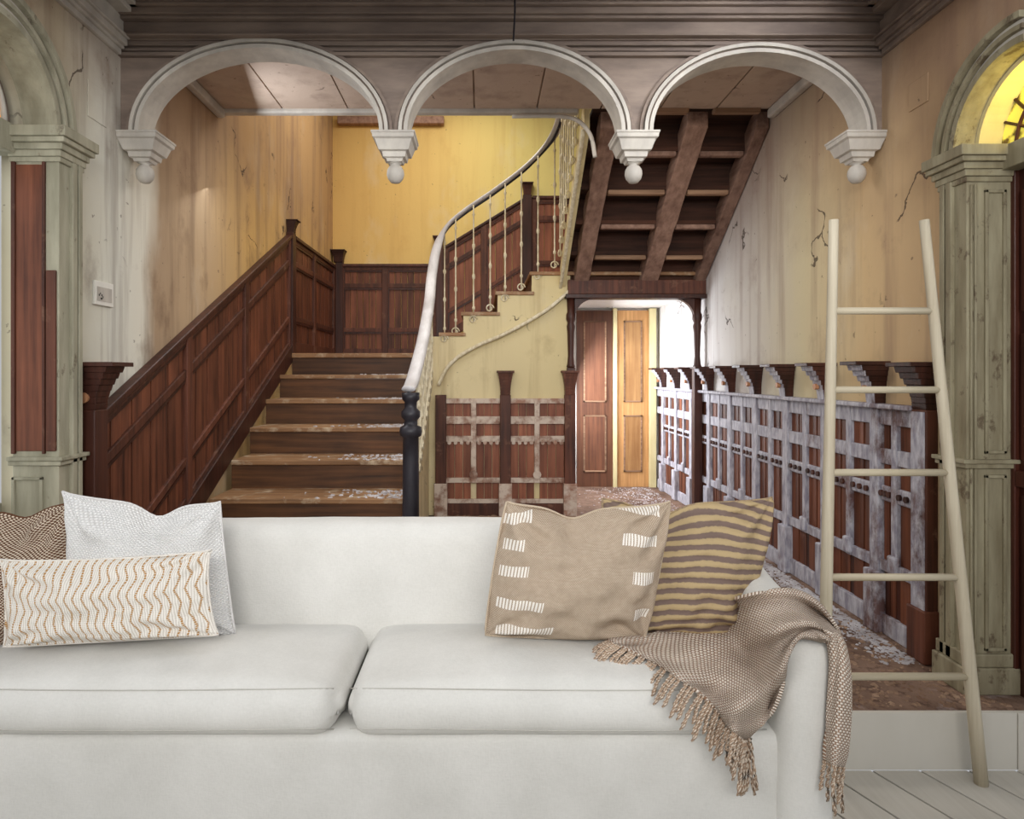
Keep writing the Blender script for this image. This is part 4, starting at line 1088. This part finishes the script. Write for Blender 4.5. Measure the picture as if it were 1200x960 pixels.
for j in range(tj):
    for i in range(ti):
        p = tcols[j][i]; u, v = j/(tj-1), i/(ti-1)
        m.v.append(W(p.x, p.y, p.z-.008*math.sin(u*12+v*3))); m.uv.append((u*13+.25, v*52+.5))
for j in range(tj-1):
    for i in range(ti-1):
        a = nb_+j*ti+i; m.f.append((a, a+ti, a+ti+1, a+1))
tail_bottom = [m.v[nb_+j*ti+ti-1] for j in range(tj)]
bo = m.build('knitted_body', M['throw'], blk, smooth=True, fix=False)
so = bo.modifiers.new('solid', 'SOLIDIFY'); so.thickness = .009; so.offset = 0
# tassels
def tassel(p, vec, L, r=.0046):
    n = 9; pts = []
    side = Vector((random.uniform(-.3, .3), 0, random.uniform(-.1, .1)))
    for k in range(n+1):
        t = k/n; q = p+vec*L*t+side*L*.5*t*t+Vector((0, -.002*math.sin(t*9), -L*.25*t*t))
        pts.append(q)
    mm = MB(); 
    for s_ in (-1, 1):
        tw = [q+Vector((s_*r*.55*math.cos(k*1.7), -s_*r*.55*math.sin(k*1.7), 0)) for k, q in enumerate(pts)]
        nb2 = len(mm.v); mm.tube(tw, [r*.75]*(n)+[r*.5], 6)
    mm.uv = [(i % 6/6, i/6/10) for i in range(len(mm.v))]
    mm.build('tassel', M['tassel'], blk, smooth=True)
nT = 44
for k in range(nT):
    i = min(ni-1, round(k/(nT-1)*(ni-1))); p = edgeL[i]; t = k/(nT-1)
    # direction in the picture plane changes from left to down along the edge
    ang = math.radians(205+ t*62); dirn = Vector((math.cos(ang), -.10, math.sin(ang)*.9)).normalized()
    tassel(p+Vector((0, -.004, 0)), dirn, .052+.010*math.sin(k*2.1)+.020*t)
for k in range(7):
    j = k; p = m.v[min(j*2, nj-1)*ni+ni-1]; tassel(p+Vector((0, -.006, 0)), Vector((.02*k-.05, -.12, -1)).normalized(), .10)
for k in range(6):
    p = tail_bottom[min(len(tail_bottom)-1, round(k/5*(len(tail_bottom)-1)))]; tassel(p, Vector((-.12, -.02, -1)).normalized(), .055+.02*(k % 3))

# ---------------------------------------------------------------- ladder
lad = thing('ladder', (1.44, 2.28, 0), 'tall pale ash wood ladder with five rungs standing right of the sofa', 'ladder')
DB, DT = 2.27, 2.31
def railp(pxt, pxb):
    t = W(pxt, 258, DT); b = W(pxb, 917, DB); b.z = 0; return t, b
rails = [railp(977, 964), railp(1083, 1150)]
for (t, b) in rails:
    n = 8; pts = [b+(t-b)*k/n for k in range(n+1)]
    MB().tube(pts, [.0215-.0055*k/n for k in range(n+1)], 10).build('side_rail', M['ladder'], lad, smooth=True)
def at_z(i, py):
    t, b = rails[i]
    z = ZP(py, 2.29); k = (z-b.z)/(t.z-b.z); return b+(t-b)*k
for py in (364, 457, 554, 676, 791):
    MB().tube([at_z(0, py), at_z(1, py)], .0125, 10).build('rung', M['ladder_x'], lad, smooth=True)
